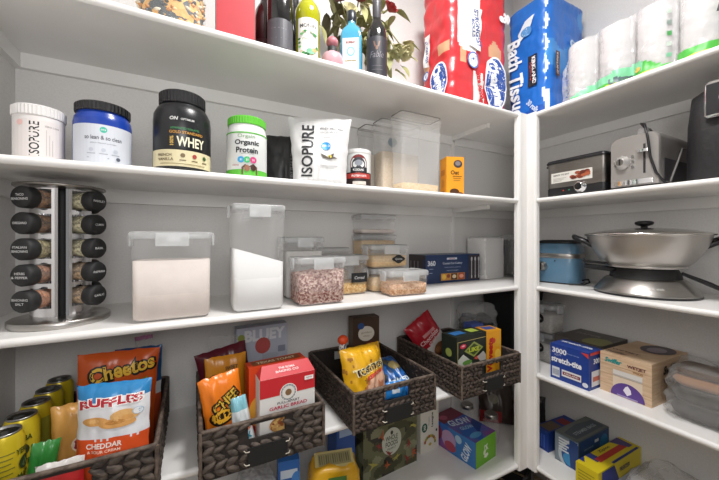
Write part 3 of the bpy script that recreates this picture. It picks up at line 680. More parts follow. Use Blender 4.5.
def rdo(b, F):
    c = F('front'); b.poly(c, [(-.09, -.088), (.09, -.088), (.09, -.02), (.03, .0), (-.09, -.04)], flat('#b3302a')); b.ell(c, -.06, -.03, .036, .050, flat('#e0a83f'), 18); b.ell(c, -.05, -.012, .022, .028, flat('#efcf79'), 14); b.ell(c, -.04, -.06, .03, .02, flat('#8c1f24'), 14)
    b.rect(c, .02, .04, .0, .05, flat('#c11f2a')); b.text(c, 'M', .03, .03, .025, flat('#e8c35a'), bold=.06)
    c = F('top'); b.rect(c, -.08, .08, -.018, .018, flat('#8b4b22')); b.text(c, 'TEXAS TOAST', 0, 0, .018, flat('#e9d8b8'), wd=.13, bold=.03)
carton('frozen_food_carton', 'orange and red carton with yellow food picture behind the garlic bread', 'carton', (.254, 1.092, BZ), (.190, .055, .222), {'*': ORG, 'right': flat('#dcdad6')}, rdo, rz=4)
WC = flat('#dcdad7')
t = thing('garlic_bread_carton', 'red and white garlic bread carton standing in the basket front', 'carton', (.258, .982, BZ), 2)
b = MB(); W_, D_, H_ = .168, .056, .222
b.box(-W_/2, W_/2, -D_/2, D_/2, 0, H_, WC); c = face('front', W_, D_, H_)
z_ = lambda v: v - H_/2
b.rect(c, -W_/2, W_/2, z_(.168), H_/2, RED); b.ell(c, 0, z_(.172), .026, .026, flat('#f0eeea'), 24); b.ell(c, 0, z_(.172), .024, .024, flat('#8b8f92'), 24); b.ell(c, 0, z_(.172), .019, .019, flat('#dcd8d2'), 22); b.ell(c, 0, z_(.172), .010, .010, flat('#7a5b3a'), 12)
for q in range(16):
    a_ = q * math.pi/8; b.ell(c, .0215*math.cos(a_), z_(.172) + .0215*math.sin(a_), .0012, .0012, WHITE, 6)
b.text(c, 'PULL-APART', 0, z_(.146), .007, flat('#3a3a3e'), wd=.068, bold=.015); b.text(c, 'GARLIC BREAD', 0, z_(.134), .010, flat('#b3304a'), wd=.115, bold=.03)
b.rect(c, .050, .078, z_(.198), z_(.210), WHITE); b.text(c, 'NEW', .064, z_(.204), .006, flat('#9a3a3a'))
cr = granular('crouton', '#8a4a24', '#d9b06a', 130, (.1, .9)); b.ell(c, .0, z_(.085), .058, .028, cr, 22)
b.build('carton_body', t)
b = MB(); b.loft([[(-W_/2, -D_/2, H_ - .0002), (W_/2, -D_/2, H_ - .0002), (W_/2, D_/2, H_ - .0002), (-W_/2, D_/2, H_ - .0002)], [(-W_/2 + .012, .0, H_ + .030), (W_/2 - .012, .0, H_ + .030), (W_/2 - .012, .004, H_ + .030), (-W_/2 + .012, .004, H_ + .030)]], RED, False)
sl = Vector((0, D_/2, .030)).normalized(); c = flat_chart((0, -D_/4, H_ + .015), (1, 0, 0), sl)
b.text(c, 'THE ROMA', 0, .006, .007, flat('#f0d6d6'), wd=.05, bold=.02); b.text(c, 'BAKING CO', 0, -.004, .007, flat('#f0d6d6'), wd=.07, bold=.02); b.build('gable_top', t)
def blu(b, F):
    c = F('front'); b.text(c, 'BLUEY', .01, .108, .046, flat('#d9dce2'), wd=.16, bold=.05); b.ell(c, -.082, .105, .014, .014, flat('#8f9a4a'), 12); b.ell(c, .0, .065, .030, .032, flat('#b5534f'), 18); b.rect(c, -.001, .001, .005, .033, flat('#7a7c84')); b.rect(c, -.09, -.06, .03, .05, flat('#9a9fae')); b.rect(c, .06, .09, .03, .055, flat('#83899a'))
    c = F('front'); b.ell(c, .03, .02, .035, .012, flat('#a5aab6'), 12)
carton('snack_carton', 'grey blue carton with a red balloon behind the orange carton', 'box', (.252, 1.335, BZ), (.198, .05, .285), {'*': flat('#b0b6c4')}, blu, rz=2)
# third basket contents
def tosp(u, v):
    v = 1 - (1 - v) / .7
    n_ = noise.noise(Vector((u * 7, v * 8, 1.5)))
    if v < .30 + .1 * u and u > -.4 + v: return FOIL('#dcae90') if n_ < .22 else FOIL('#c9805c')
    return FOIL('#a4702a') if n_ > .46 else None
def tos(b, c0):
    c = lambda u, v, k: c0(u, .225 - (.225 - v) * .7, k)
    b.text(c, 'TOSTITOS', .008, .112, .040, flat('#f2e3a8'), wd=.150, bold=.08, rot=10); b.text(c, 'TOSTITOS', .008, .112, .033, flat('#171a2c'), wd=.142, bold=.05, rot=10)
    b.poly(c, [(-.022, .058), (.062, .078), (.066, .096), (-.018, .078)], flat('#c2402c')); b.text(c, 'HINT OF LIME', .022, .078, .010, flat('#e9c0a4'), wd=.07, rot=13)
bag('tortilla_chip_bag', 'yellow tortilla chip bag gathered under an orange clip', 'bag', (.576, 1.030, BZ), .185, .225, .09, FOIL('#dfa91f'), tosp, tos, rz=8, rx=-14, seed=31, crin=.1)
t = thing('bag_clip', 'orange and white knob closing the top of the tortilla chip bag', 'clip', (.505, 1.098, 1.034), 10)
b = MB(); b.ball((0, 0, .034), .021, .019, .018, mat('orange_knob', '#d5491c', .5, bump=.5, scale=90), 12, 8); b.build('knob', t)
b = MB(); b.lathe([(.016, 0), (.013, .018), (.012, .024)], mat('speckled_cloth', '#d8d4ce', .7, hex2='#4a4c66', scale=220, kind='cells', ramp=(.6, .7)), 14); b.build('collar', t)
BR = flat('#46301f')
def bro(b, F):
    c = F('front'); b.ell(c, .0, .062, .040, .034, flat('#dcd3c4'), 22); b.text(c, 'golden', .0, .066, .010, flat('#8a6a44'), wd=.05); b.text(c, 'wheat', .0, .052, .008, flat('#8a6a44'), wd=.03); b.ell(c, -.026, .098, .016, .015, flat('#2e4f86'), 14)
    b.ell(c, .018, -.015, .044, .040, flat('#6e2f1f'), 18); b.ell(c, .02, -.01, .030, .024, flat('#b06a45'), 14); b.ell(c, .008, -.03, .012, .010, flat('#d9a578'), 10); b.ell(c, .034, .0, .010, .009, flat('#c24a34'), 10); b.rect(c, -.06, .06, -.08, -.07, flat('#8a7a6a'))
carton('cereal_carton', 'tall brown carton with cream oval at the back of the tortilla basket', 'carton', (.712, 1.315, BZ), (.130, .058, .272), {'*': BR, 'left': flat('#5a4026')}, bro, rz=-6)
def bb(u, v):
    n_ = noise.noise(Vector((u * 4, v * 6, 8))); return FOIL('#1f5fa8') if n_ < -.05 else (FOIL('#5a5238') if n_ > .28 else None)
bag('snack_bag', 'blue and gold snack bag lying in the tortilla basket, partly in the handle hole', 'bag', (.735, 1.010, BZ + .016), .120, .19, .060, FOIL('#173a66'), bb, lambda b, c: (b.text(c, 'BAKED', .0, .05, .022, flat('#cfe0ee'), wd=.075, bold=.04), b.ell(c, .01, .12, .03, .02, flat('#8a7a4a'), 14)), rz=6, rx=-62, seed=33)
bag('snack_packet', 'small bright blue packet showing through the handle hole of the tortilla basket', 'packet', (.655, .968, BZ + .055), .085, .062, .024, FOIL('#2b83d1'), lambda u, v: FOIL('#d6e2ec') if abs(u + .1) < .35 and v > .35 and v < .62 else None, None, rz=-6, rx=0, seed=34, nx=16, ny=16)
# fourth basket contents
def rb(b, c):
    b.rect(c, -.03, .05, .135, .150, flat('#c98a8a')); b.text(c, 'Chocolate', .0, .122, .022, flat('#e6c9c6'), wd=.125, bold=.02, rot=4); b.text(c, 'chunks', .01, .101, .014, flat('#e6c9c6'), wd=.07, bold=.02, rot=4)
    b.ell(c, .02, .045, .045, .030, flat('#8a5a3a'), 16); b.ell(c, .0, .050, .018, .014, flat('#b0764a'), 12); b.ell(c, .035, .038, .016, .012, flat('#a4643c'), 12)
bag('snack_bag', 'red and white snack bag tilted on its corner in the corner basket', 'bag', (1.098, 1.225, BZ - .002), .165, .225, .05, FOIL('#a81e2b'), lambda u, v: FOIL('#d6cfcb') if v < .42 + .08 * u else None, rb, rz=-6, rx=-10, ry=-33, seed=41)
def lk(b, F):
    cf = F('front'); c = lambda u, v, k: cf(u, .111 - (.111 - v) * .62, k); c.clip = (-.0925, .0925, -.111, .111);  b.rect(c, -.088, .088, .074, .078, flat('#b8a868')); b.rect(c, -.088, -.085, -.085, .078, flat('#b8a868')); b.poly(c, [(-.048, .008), (.012, .062), (.072, .008), (.012, -.046)], flat('#8f9a4c')); b.poly(c, [(-.032, .008), (.012, .048), (.056, .008), (.012, -.032)], flat('#3c4a24')); b.text(c, 'LIKE', .012, .008, .030, flat('#b9c23e'), wd=.066, bold=.06)
    b.ell(c, -.055, .044, .019, .016, flat('#c8304a'), 16); b.ell(c, -.055, .046, .010, .006, flat('#e8b0b8'), 10); b.poly(c, [(-.085, -.085), (-.085, -.04), (-.055, -.01), (-.02, -.05), (.0, -.085)], flat('#c9cabf')); b.ell(c, -.03, -.07, .03, .016, flat('#5f8f3c'), 12); b.ell(c, .045, -.055, .032, .014, flat('#c24a3a'), 14); b.poly(c, [(.03, -.05), (.07, -.02), (.088, -.05), (.088, -.085), (.05, -.085)], flat('#b5b0aa'))
    c = F('top'); b.rect(c, -.08, -.01, -.02, .02, flat('#2c66a0')); b.rect(c, .02, .07, -.022, .022, flat('#9db04a'))
    c = F('left'); b.ell(c, 0, .04, .018, .018, flat('#8f9a4c'), 12); b.ell(c, 0, -.02, .02, .03, flat('#6a7038'), 12)
carton('snack_carton', 'dark green carton with a green diamond emblem in the corner basket', 'carton', (1.060, 1.035, BZ), (.185, .085, .222), {'*': flat('#1f261e')}, lk, rz=3)
def vel(b, F):
    c = F('front'); b.text(c, 'Velveeta', -.020, .0, .030, flat('#b32626'), wd=.155, rot=88, bold=.05); b.ell(c, .022, .05, .018, .02, flat('#d9a02a'), 14); b.ell(c, .024, .0, .018, .022, flat('#f0bf4a'), 14); b.ell(c, .0, .062, .011, .012, flat('#c23a2a'), 10); b.ell(c, .022, -.05, .016, .022, flat('#d4931f'), 12)
    c = F('top'); b.rect(c, -.03, .03, -.02, .02, flat('#3c4f9a'))
carton('cheese_carton', 'narrow yellow carton with red sideways lettering in the corner basket', 'carton', (1.214, 1.040, BZ), (.088, .07, .218), {'*': flat('#e09a1c'), 'left': flat('#b5741a')}, vel, rz=-6)
carton('small_carton', 'small blue carton right behind the yellow cheese carton', 'carton', (1.240, 1.150, BZ), (.07, .06, .215), {'*': flat('#4a5fa8')}, lambda b, F: b.rect(F('front'), -.03, .03, .02, .06, flat('#9fb0dc')), rz=-8)
# ------------------------------------------------------------------ corner behind the baskets
t = thing('storage_bin', 'plain black bin in the dark corner of the fourth shelf', 'bin', (1.70, 1.275, Z), 0)
b = MB(); b.rbox([(.12, .09, .02, 0), (.145, .105, .02, .335)], BLACKM, cap1=False); b.rbox([(.10, .08, .02, .330), (.02, .02, .01, .331)], BLACKM, cap0=False); b.build('bin_body', t)
b = MB(); b.tube(rrect(.143, .103, .02, .335, 4), .005, BLACKP, 8, True); b.build('rim', t)
t = thing('wrapped_bag', 'dark folded bag in clear plastic behind the corner basket', 'bag', (1.425, 1.305, Z), 0)
b = MB(); blob(b, .100, .062, .105, mat('dark_fabric', '#22242a', .8, hex2='#2e333a', scale=20, bump=.4), .02, 21, .04); b.build('fabric', t)
b = MB(); blob(b, .112, .072, .138, WRAP, .022, 31, .05); b.build('wrapper', t)
# ------------------------------------------------------------------ FOURTH SHELF, right wall
def oval(b):
    c = flat_chart((.0, -.0615, .075), (1, 0, 0), (0, 0, 1)); pts = [(.024*math.cos(2*math.pi*i/24), .024*math.sin(2*math.pi*i/24)) for i in range(24)]
    b.prism(pts, c, .001, BLACKM); b.text(flat_chart((0, -.0627, .075), (1,0,0), (0,0,1)), 'rice', 0, 0, .010, flat('#d5d5d5'), shear=.2)
container('food_container', 'clear container with round black label on top of another beside the post', (1.680, 1.056, Z + .152), .13, .12, .148, .75, granular('greyrice', '#a8a5a0', '#c4c1bb', 300), rz=-90, label_fn=oval)
container('food_container', 'lower clear container of the pair beside the corner post', (1.680, 1.056, Z), .13, .12, .151, .75, granular('greyrice', '#a8a5a0', '#c4c1bb', 300), rz=-90, label_fn=oval)
SB = flat('#213f8f')
def stt(b, F):
    c = F('front'); b.text(c, '3000', -.042, .052, .024, flat('#e6e9f2'), wd=.064, bold=.03); b.text(c, 'SQ FT', -.048, .032, .008, flat('#c9d0e4'), wd=.03); b.text(c, 'food wrap', .018, .050, .008, flat('#9fb0dc'), wd=.05)
    b.text(c, 'stretch-tite', -.012, .012, .027, flat('#eef0f6'), wd=.130, bold=.04); b.poly(c, [(-.074, -.068), (-.04, -.068), (-.04, -.024), (-.074, -.024)], flat('#d9dde6'))
    for k in range(6): b.rect(c, -.070 + k*.005, -.068 + k*.005, -.060, -.034, flat('#33405e'))
    b.rect(c, -.030, .052, -.056, -.026, flat('#e3e3e6')); b.rect(c, -.026, .048, -.048, -.034, flat('#7d2b33')); b.text(c, 'KIRKLAND', .011, -.041, .008, flat('#e9dede'), wd=.06, bold=.02)
    b.ell(c, .068, -.06, .012, .010, flat('#dfe3ee'), 12); b.poly(c, [(.05, .075), (.0815, .075), (.0815, .055)], flat('#c9403a'))
    c = F('right'); b.text(c, '300', .0, .040, .022, flat('#e6e9f2'), wd=.05, bold=.03); b.rect(c, -.04, .04, -.065, .0, flat('#d9dbe0')); b.rect(c, -.03, .02, -.045, -.025, flat('#c06a5a')); b.rect(c, -.05, .05, .068, .080, flat('#c9403a'))
    c = F('top'); b.text(c, 'stretch-tite', 0, .01, .026, flat('#dfe4f2'), wd=.13, bold=.03)
carton('wrap_box', 'dark blue plastic wrap box with white lettering at the shelf edge', 'box', (1.540, .833, Z), (.164, .108, .160), {'*': SB}, stt, rz=-90)
def olive(b, F):
    c = F('top'); b.ell(c, .06, -.06, .055, .07, flat('#8b8a55'), 22); b.text(c, 'PAPER', -.02, .03, .03, flat('#8f8b86'), wd=.11, bold=.02)
    c = F('front'); b.rect(c, -.08, .08, -.02, .02, flat('#6f6a64'))
carton('grey_carton', 'dark grey carton with an olive circle behind the plastic wrap box', 'box', (1.730, .870, Z), (.210, .23, .163), {'*': flat('#5b5651')}, olive, rz=-90)
SWM = mat('wood_print_card', '#c5a685', .6, hex2='#d6bb9c', scale=14, stretch=(1, 1, 9))
def swf(b, F):
    c = F('front')
    for k in (-.045, -.005, .035): b.rect(c, -.0875, .0875, k, k + .0015, flat('#b08f6c'))
    b.text(c, 'Swiffer', -.040, .054, .020, flat('#2f8f8a'), wd=.062, bold=.05, shear=.3); b.text(c, 'WETJET', .040, .048, .015, flat('#6b3a3a'), wd=.062, bold=.04); b.text(c, 'WOOD', .045, .032, .008, flat('#9a6a3a'), wd=.034, bold=.03)
    b.rect(c, -.040, .060, -.002, .022, flat('#d5d2cd')); b.rect(c, -.040, .060, -.002, .004, flat('#b9b4ad')); b.rect(c, -.04, .06, -.045, -.004, flat('#dccab4'))
    pts = [(.010 + .058 * math.cos(R(a)), -.080 + .058 * math.sin(R(a))) for a in range(0, 181, 10)]; b.poly(c, pts, flat('#5b3f8a')); b.poly(c, [(.010, -.070), (-.004, -.052), (.004, -.036), (.012, -.030), (.022, -.044), (.024, -.058)], flat('#e6e0ea')); b.rect(c, -.025, .045, -.079, -.074, flat('#a596c4'))
    c = F('right'); b.text(c, 'Swiffer', .0, .045, .034, flat('#3d3530'), wd=.13, bold=.05, shear=.3); b.text(c, 'WETJET', .0, .0, .026, flat('#5a2f3a'), wd=.13, bold=.05)
    c = F('top'); b.ell(c, .02, .07, .055, .075, flat('#4a4048'), 20); b.ell(c, .02, .06, .030, .045, flat('#8a7f86'), 18); b.text(c, 'WETJET', -.03, -.08, .022, flat('#6b4a3a'), wd=.1, bold=.03); b.text(c, 'Swiffer', -.04, -.12, .022, flat('#5f5148'), wd=.08, bold=.03, shear=.3)
carton('mop_pad_box', 'wood-patterned carton with a purple half circle', 'box', (1.700, .648, Z), (.176, .30, .165), {'*': SWM}, swf, rz=-92)
t = thing('wrapped_bag', 'clear plastic bag of folded dark cloths beside the wood-patterned carton', 'bag', (1.645, .385, Z), 3)
b = MB()
for k, (zz, hh, mm, dx) in enumerate(((.008, .055, mat('charcoal_cloth', '#1d1c1b', .85, hex2='#2c2a28', scale=40, bump=.4), 0), (.066, .045, mat('grey_cloth', '#3b3937', .85, hex2='#4a4745', scale=40, bump=.4), .006), (.114, .035, mat('tan_card', '#b98a68', .8, hex2='#c39673', scale=12), .02), (.152, .022, mat('brown_card', '#6a5240', .8), .026))):
    b.rbox([(.085 - dx, .125, .03, zz), (.098 - dx, .140, .04, zz + hh * .5), (.088 - dx, .128, .03, zz + hh)], mm)
b.build('cloths', t)
b = MB(); blob(b, .112, .150, .094, mat('crinkled_bag_film', '#c6c4c2', .10, alpha=.27, bump=1.0, scale=38), .022, 41, .05, freq=18); b.build('wrapper', t)
# ------------------------------------------------------------------ BOTTOM SHELF
Z = S[5]
# camouflage shopping bag
t = thing('shopping_bag', 'camouflage reusable shopping bag with a round white emblem', 'bag', (.820, 1.315, Z), 4)
b = MB(); hx, hy, H_ = .155, .062, .262
cols = ['#45452c', '#666748', '#86876a', '#2e2a23']
def camo(x, z, s_):
    n1 = noise.noise(Vector((x * 13 + s_, z * 17, 2))); n2 = noise.noise(Vector((x * 11, z * 14 + s_, 9)))
    return flat(cols[0] if n1 > .18 else cols[2] if n1 < -.25 else cols[3] if n2 > .28 else cols[1])
N_ = 40
def wall(p0, p1, s_):
    for i in range(N_):
        for j in range(N_):
            q = []
            for a_, c_ in ((i, j), (i + 1, j), (i + 1, j + 1), (i, j + 1)):
                u, v = a_ / N_, c_ / N_; x = p0[0] + (p1[0] - p0[0]) * u; yy = p0[1] + (p1[1] - p0[1]) * u
                bl = .006 * math.sin(math.pi * v) * math.sin(math.pi * u); L = math.hypot(p1[0]-p0[0], p1[1]-p0[1]); nx_, ny_ = (p1[1]-p0[1])/L, -(p1[0]-p0[0])/L
                q.append((x + nx_ * bl, yy + ny_ * bl, v * H_))
            b.add(q, [(0, 1, 2, 3)], camo((i + .5) / N_ * L, (j + .5) / N_ * H_, s_), True)
wall((-hx, -hy), (hx, -hy), 0); wall((hx, -hy), (hx, hy), 5); wall((hx, hy), (-hx, hy), 9); wall((-hx, hy), (-hx, -hy), 14)
b.box(-hx, hx, -hy, hy, 0, .003, flat('#2a2620')); b.box(-hx + .004, hx - .004, -hy + .004, hy - .004, .18, .2, flat('#201d18'))
b.koff = .0075
c = flat_chart((0, -hy, H_/2), (1, 0, 0), (0, 0, 1)); b.ell(c, -.004, .020, .056, .062, flat('#c2c5b6'), 26); b.text(c, 'WHOLE', -.004, .037, .023, flat('#33382a'), wd=.070, bold=.02); b.text(c, 'FOODS', -.004, .011, .023, flat('#33382a'), wd=.070, bold=.02); b.text(c, 'MARKET', -.004, -.011, .010, flat('#33382a'), wd=.05); b.ell(c, -.004, .060, .008, .010, flat('#33382a'), 8)
rnd = random.Random(4)
for cc, (px, py) in (('#8a2f2a', (-.08, .02)), ('#b0562c', (-.06, .06)), ('#8a2f2a', (.10, -.02)), ('#a8a04a', (.12, .06)), ('#a8a04a', (.02, -.06)), ('#b0562c', (-.03, -.08)), ('#8a2f2a', (.085, -.09)), ('#b0562c', (.12, -.07)), ('#a8a04a', (-.11, -.05)), ('#8a2f2a', (-.02, -.03))):
    for k in range(5):
        a_ = rnd.uniform(0, 6.28); L = rnd.uniform(.018, .034); dx, dy = math.cos(a_) * L, math.sin(a_) * L; ox, oy = -dy * .2, dx * .2
        b.poly(c, [(px - ox, py - oy), (px + dx, py + dy), (px + ox, py + oy)], flat(cc))
b.build('bag_body', t)
b = MB(); b.tube([(-.06, -hy - .004, H_ - .02), (-.055, -hy - .006, H_ + .06), (-.02, -hy, H_ + .10), (.02, -hy, H_ + .10), (.055, -hy - .006, H_ + .06), (.06, -hy - .004, H_ - .02)], .006, mat('black_webbing', '#1c1b19', .8), 8); b.build('handle', t)
def las(b, F):
    c = F('front'); b.rect(c, -.045, .028, .088, .114, flat('#8a6a2a')); b.ell(c, -.01, .101, .02, .008, flat('#c29a4a'), 12); b.text(c, 'Lasagne', .018, .030, .018, flat('#4a4a3c'), wd=.075, rot=90, bold=.03); b.text(c, 'Organic', -.006, .030, .010, flat('#6a6a58'), wd=.045, rot=90)
    b.ell(c, -.036, .002, .019, .023, flat('#1f5a44'), 16); b.text(c, '365', -.036, .002, .014, flat('#e6e6dc'), wd=.026, rot=90, bold=.03)
    for k in range(9):
        a_ = R(20 * k); b.ell(c, .0 + .036*math.cos(a_), -.085 + .036*math.sin(a_), .007, .009, flat(['#8a8a3a', '#b5a03a', '#a3562f'][k % 3]), 10)
    b.ell(c, 0, -.09, .010, .008, flat('#b5a03a'), 10); b.ell(c, .045, -.03, .006, .008, flat('#333'.ljust(7, '3')), 8)
carton('pasta_box', 'cream pasta box standing beside the camouflage bag', 'box', (1.082, 1.320, Z), (.125, .055, .248), {'*': flat('#ddd9cd')}, las, rz=4)
def glw(u_): pass
t = thing('sparkling_drink_box', 'blue and pink drink carton with a bright green end', 'box', (1.248, 1.232, Z), 8)
W_, D_, H_ = .165, .275, .125
b = MB(); PB = mat('pink_blue_print', '#2f66b8', .45, hex2='#8a4f92', scale=9, ramp=(.4, .62)); b.box(-W_/2, W_/2, -D_/2, D_/2, 0, H_, {'*': PB, 'front': flat('#6fb32a')})
c = face('front', W_, D_, H_); b.poly(c, [(-.020, -.03), (.0, -.038), (.018, -.028), (.012, -.016), (-.012, -.018)], flat('#e6efdc')); b.text(c, 'OK', .0, .012, .032, flat('#e6efdc'), wd=.032, bold=.05, rot=8); b.ell(c, -.014, -.008, .010, .012, flat('#dcebcc'), 10)
c = face('top', W_, D_, H_); b.rect(c, -.082, .082, .05, .137, flat('#7a3048'), 1); b.text(c, 'GLOW', .0, .02, .050, flat('#cfe0ee'), wd=.13, bold=.03, rot=-14); b.text(c, 'GLOW', -.01, -.035, .026, flat('#a6c8e4'), wd=.08, bold=.03, rot=-14); b.poly(c, [(.0, -.10), (.082, -.06), (.082, .0), (.03, -.03)], flat('#1f3f86')); b.ell(c, -.03, -.10, .04, .018, flat('#5aa0d4'), 14); b.ell(c, -.04, .09, .025, .02, flat('#b0566e'), 12)
c = face('left', W_, D_, H_); b.rect(c, -.02, .137, -.062, .062, flat('#3c7cc0')); b.text(c, 'GLOW', .085, -.01, .040, flat('#dfeaf4'), wd=.09, rot=70, bold=.04); b.ell(c, -.02, .0, .045, .045, flat('#b99ac0'), 18); b.ell(c, -.01, -.03, .035, .025, flat('#b0485e'), 14); b.ell(c, -.095, .01, .035, .04, flat('#8a3558'), 14); b.ell(c, .04, .03, .02, .02, flat('#a9cbe4'), 12)
b.build('carton_body', t)
# two glass jars with silver lids
for i, (px, py, lab) in enumerate(((1.392, 1.335, 'rear glass jar with silver lid behind the drink carton'), (1.432, 1.205, 'front glass jar with silver lid behind the green carton end'))):
    t = thing('glass_jar', lab, 'jar', (px, py, Z), 0, 'empty glass jars')
    b = MB(); b.lathe([(.036, 0), (.040, .005), (.040, .105), (.034, .122), (.030, .128)], GLASS, 28, cap1=False); b.build('glass', t)
    b = MB(); b.lathe([(.032, .126), (.033, .128), (.033, .144), (.030, .147)], STEEL, 28); b.build('lid', t)
# brown bag by the post
bag('coffee_bag', 'dark brown coffee bag with a red corner lying by the corner post', 'bag', (1.585, 1.290, Z), .20, .26, .07, FOIL('#33261f'), lambda u, v: FOIL('#8a2326') if v < .24 and u < .2 else None, lambda b, c: (b.ell(c, -.02, .13, .03, .026, flat('#6f6a58'), 12), b.text(c, 'DARK', .0, .2, .02, flat('#7a6a52'), wd=.08, bold=.03)), rz=-40, rx=-20, seed=51)
# yellow net bag, blue box, grey plastic
t = thing('lemon_bag', 'yellow bag with a green centre label under the woven baskets', 'bag', (.462, 1.085, Z), -14)
b = MB(); YL = mat('yellow_film', '#d9a81f', .35, hex2='#c4921a', scale=12, bump=.3); GR = flat('#3f6a2c')
blob(b, .092, .062, .140, YL, .010, 61, .040); b.koff = .012
c = flat_chart((0, -.062, .15), (1, 0, 0), (0, 0, 1)); b.rect(c, -.030, .034, -.14, .118, GR); b.text(c, 'Lemons', .01, .040, .035, flat('#e6d34a'), wd=.085, shear=.3, bold=.03)
b.build('bag_body', t)
b = MB(); M = Matrix.Translation((0, -.012, .288)) @ Matrix.Rotation(R(26), 4, 'X'); b.box(-.070, .070, -.030, .030, 0, .002, flat('#b9ab74'), M=M)
c0 = flat_chart((0, 0, .0022), (1, 0, 0), (0, 1, 0)); c = lambda u, v, k: M @ c0(u, v, k); b.rect(c, -.058, .060, -.020, .022, flat('#8f8760'))
for k in range(14): b.rect(c, -.054 + k*.008, -.0505 + k*.008 - (k % 3) * .001, -.014, .016, flat('#5a553f'))
b.build('header_card', t)
carton('blue_carton', 'blue carton between the yellow bag and the grey plastic roll', 'box', (.322, 1.195, Z), (.075, .10, .285), {'*': flat('#2467b8')}, lambda b, F: (b.rect(F('front'), -.03, .03, .08, .11, flat('#c9d9ea')), b.ell(F('front'), .028, .07, .02, .03, flat('#3f86d6'), 14)), rz=-10)
carton('blue_carton', 'blue carton behind the yellow bag, next to the camouflage bag', 'box', (.575, 1.270, Z), (.085, .10, .315), {'*': flat('#1f4f9e')}, lambda b, F: b.rect(F('front'), -.03, .03, .10, .13, flat('#9fb8dc')), rz=0)
t = thing('plastic_bag', 'grey crumpled plastic bag under the second woven basket', 'bag', (.203, 1.160, Z), 8)
b = MB(); blob(b, .058, .07, .135, mat('grey_film', '#8f9094', .3, hex2='#b4b5b8', scale=25, bump=.8, stretch=(3, 3, .6)), .016, 71, .04); b.build('bag_body', t)
# right wall, bottom
def gry(b, F):
    c = F('left' if False else 'front'); b.rect(c, -.052, .052, -.064, .062, flat('#7d8a94')); b.ell(c, .062, -.02, .10, .085, flat('#b9c2c6'), 24); b.ell(c, .066, -.02, .088, .074, flat('#1f4f94'), 24); b.ell(c, .02, -.035, .035, .03, flat('#3a8fc4'), 16); b.poly(c, [(.052, -.064), (.052, .062), (.015, .062), (.015, .0), (.02, -.064)], flat('#22407e'))
    for k in range(5): b.rect(c, -.035, .012 - (k % 2)*.008, .042 - k*.013, .050 - k*.013, flat('#d5dbe0'))
    c = F('right'); b.rect(c, -.13, .13, -.066, .066, flat('#25477c')); b.text(c, 'STEAMER BAGS', -.02, -.018, .024, flat('#c4cede'), wd=.17, bold=.03); b.text(c, 'microwave', -.05, .020, .012, flat('#9fb0cc'), wd=.08); b.ell(c, .085, .0, .040, .05, flat('#2f7fb8'), 18); b.rect(c, .0, .035, .03, .044, flat('#d9dde2'))
    c = F('top'); b.rect(c, -.052, .052, -.133, .133, flat('#6d7270')); b.poly(c, [(-.02, -.12), (.04, -.12), (.04, .12), (-.02, .12), (-.035, .0)], flat('#4a5560')); b.text(c, 'STEAMER BAGS', .012, .0, .018, flat('#aab2ba'), wd=.18, rot=90, bold=.02)
carton('steamer_bag_box', 'grey and dark blue bag carton with a light swirl on its end', 'box', (1.728, .905, Z), (.108, .27, .138), {'*': flat('#5f6a70')}, gry, rz=-90)
def zipp(b, F):
    c = F('front')
    for k in range(5): b.rect(c, -.034, .030 - (k % 2)*.012, .026 - k*.013, .031 - k*.013, flat('#a3932a'))
    b.rect(c, -.045, .045, -.052, -.042, flat('#22357e'))
    c = F('top'); b.poly(c, [(-.045, -.16), (-.02, -.16), (-.045, -.12)], flat('#24357f')); b.rect(c, -.045, .006, -.112, -.072, flat('#24357f')); b.rect(c, -.012, .014, -.10, .14, flat('#b8322c')); b.poly(c, [(-.045, .09), (.02, .13), (.02, .165), (-.045, .165)], flat('#4a3f78')); b.text(c, 'Ziploc', -.026, .01, .016, flat('#4a4a3a'), wd=.09, rot=90, bold=.03); b.rect(c, .034, .046, -.06, .165, flat('#24357f'))
    c = F('right'); b.rect(c, -.17, .17, -.052, -.02, flat('#c4c8d2')); b.rect(c, -.17, .17, -.056, -.05, flat('#24357f')); b.poly(c, [(-.16, .052), (-.06, .052), (-.02, -.02), (-.16, -.03)], flat('#24357f')); b.text(c, 'FREEZER', .03, .018, .018, flat('#4a3f58'), wd=.09, bold=.03)
carton('freezer_bag_box', 'yellow and blue freezer bag box at the edge of the bottom right shelf', 'box', (1.678, .764, Z), (.088, .37, .112), {'*': flat('#d9c41f')}, zipp, rz=-90)
def sblu(b, F):
    c = F('front')
    for k in range(4): b.rect(c, -.03 + k*.014, -.022 + k*.014, -.035, .03, flat('#3f66c4'))
    c = F('top'); b.rect(c, -.03, .03, -.10, .0, flat('#6a5a4a')); b.rect(c, -.02, .03, .02, .08, flat('#8a2a30'))
carton('sandwich_bag_box', 'small dark blue box tucked between the post and the grey carton', 'box', (1.725, 1.030, Z), (.075, .24, .100), {'*': flat('#22408f')}, sblu, rz=-93)
bag('snack_bag', 'dark bag with red corner behind the small dark blue box', 'bag', (1.775, 1.205, Z), .15, .155, .05, FOIL('#2c2a2c'), lambda u, v: FOIL('#9a2a34') if v > .7 and u < .2 else None, None, rz=-50, rx=-8, seed=55, nx=16, ny=18)
t = thing('plastic_bag', 'crumpled clear plastic bag lying on the bottom right shelf', 'bag', (1.670, .475, Z), 0)
b = MB(); blob(b, .15, .19, .062, mat('loose_clear_film', '#dedcda', .15, alpha=.34, bump=1.0, scale=22), .05, 81, .08, freq=9); b.build('bag_body', t)
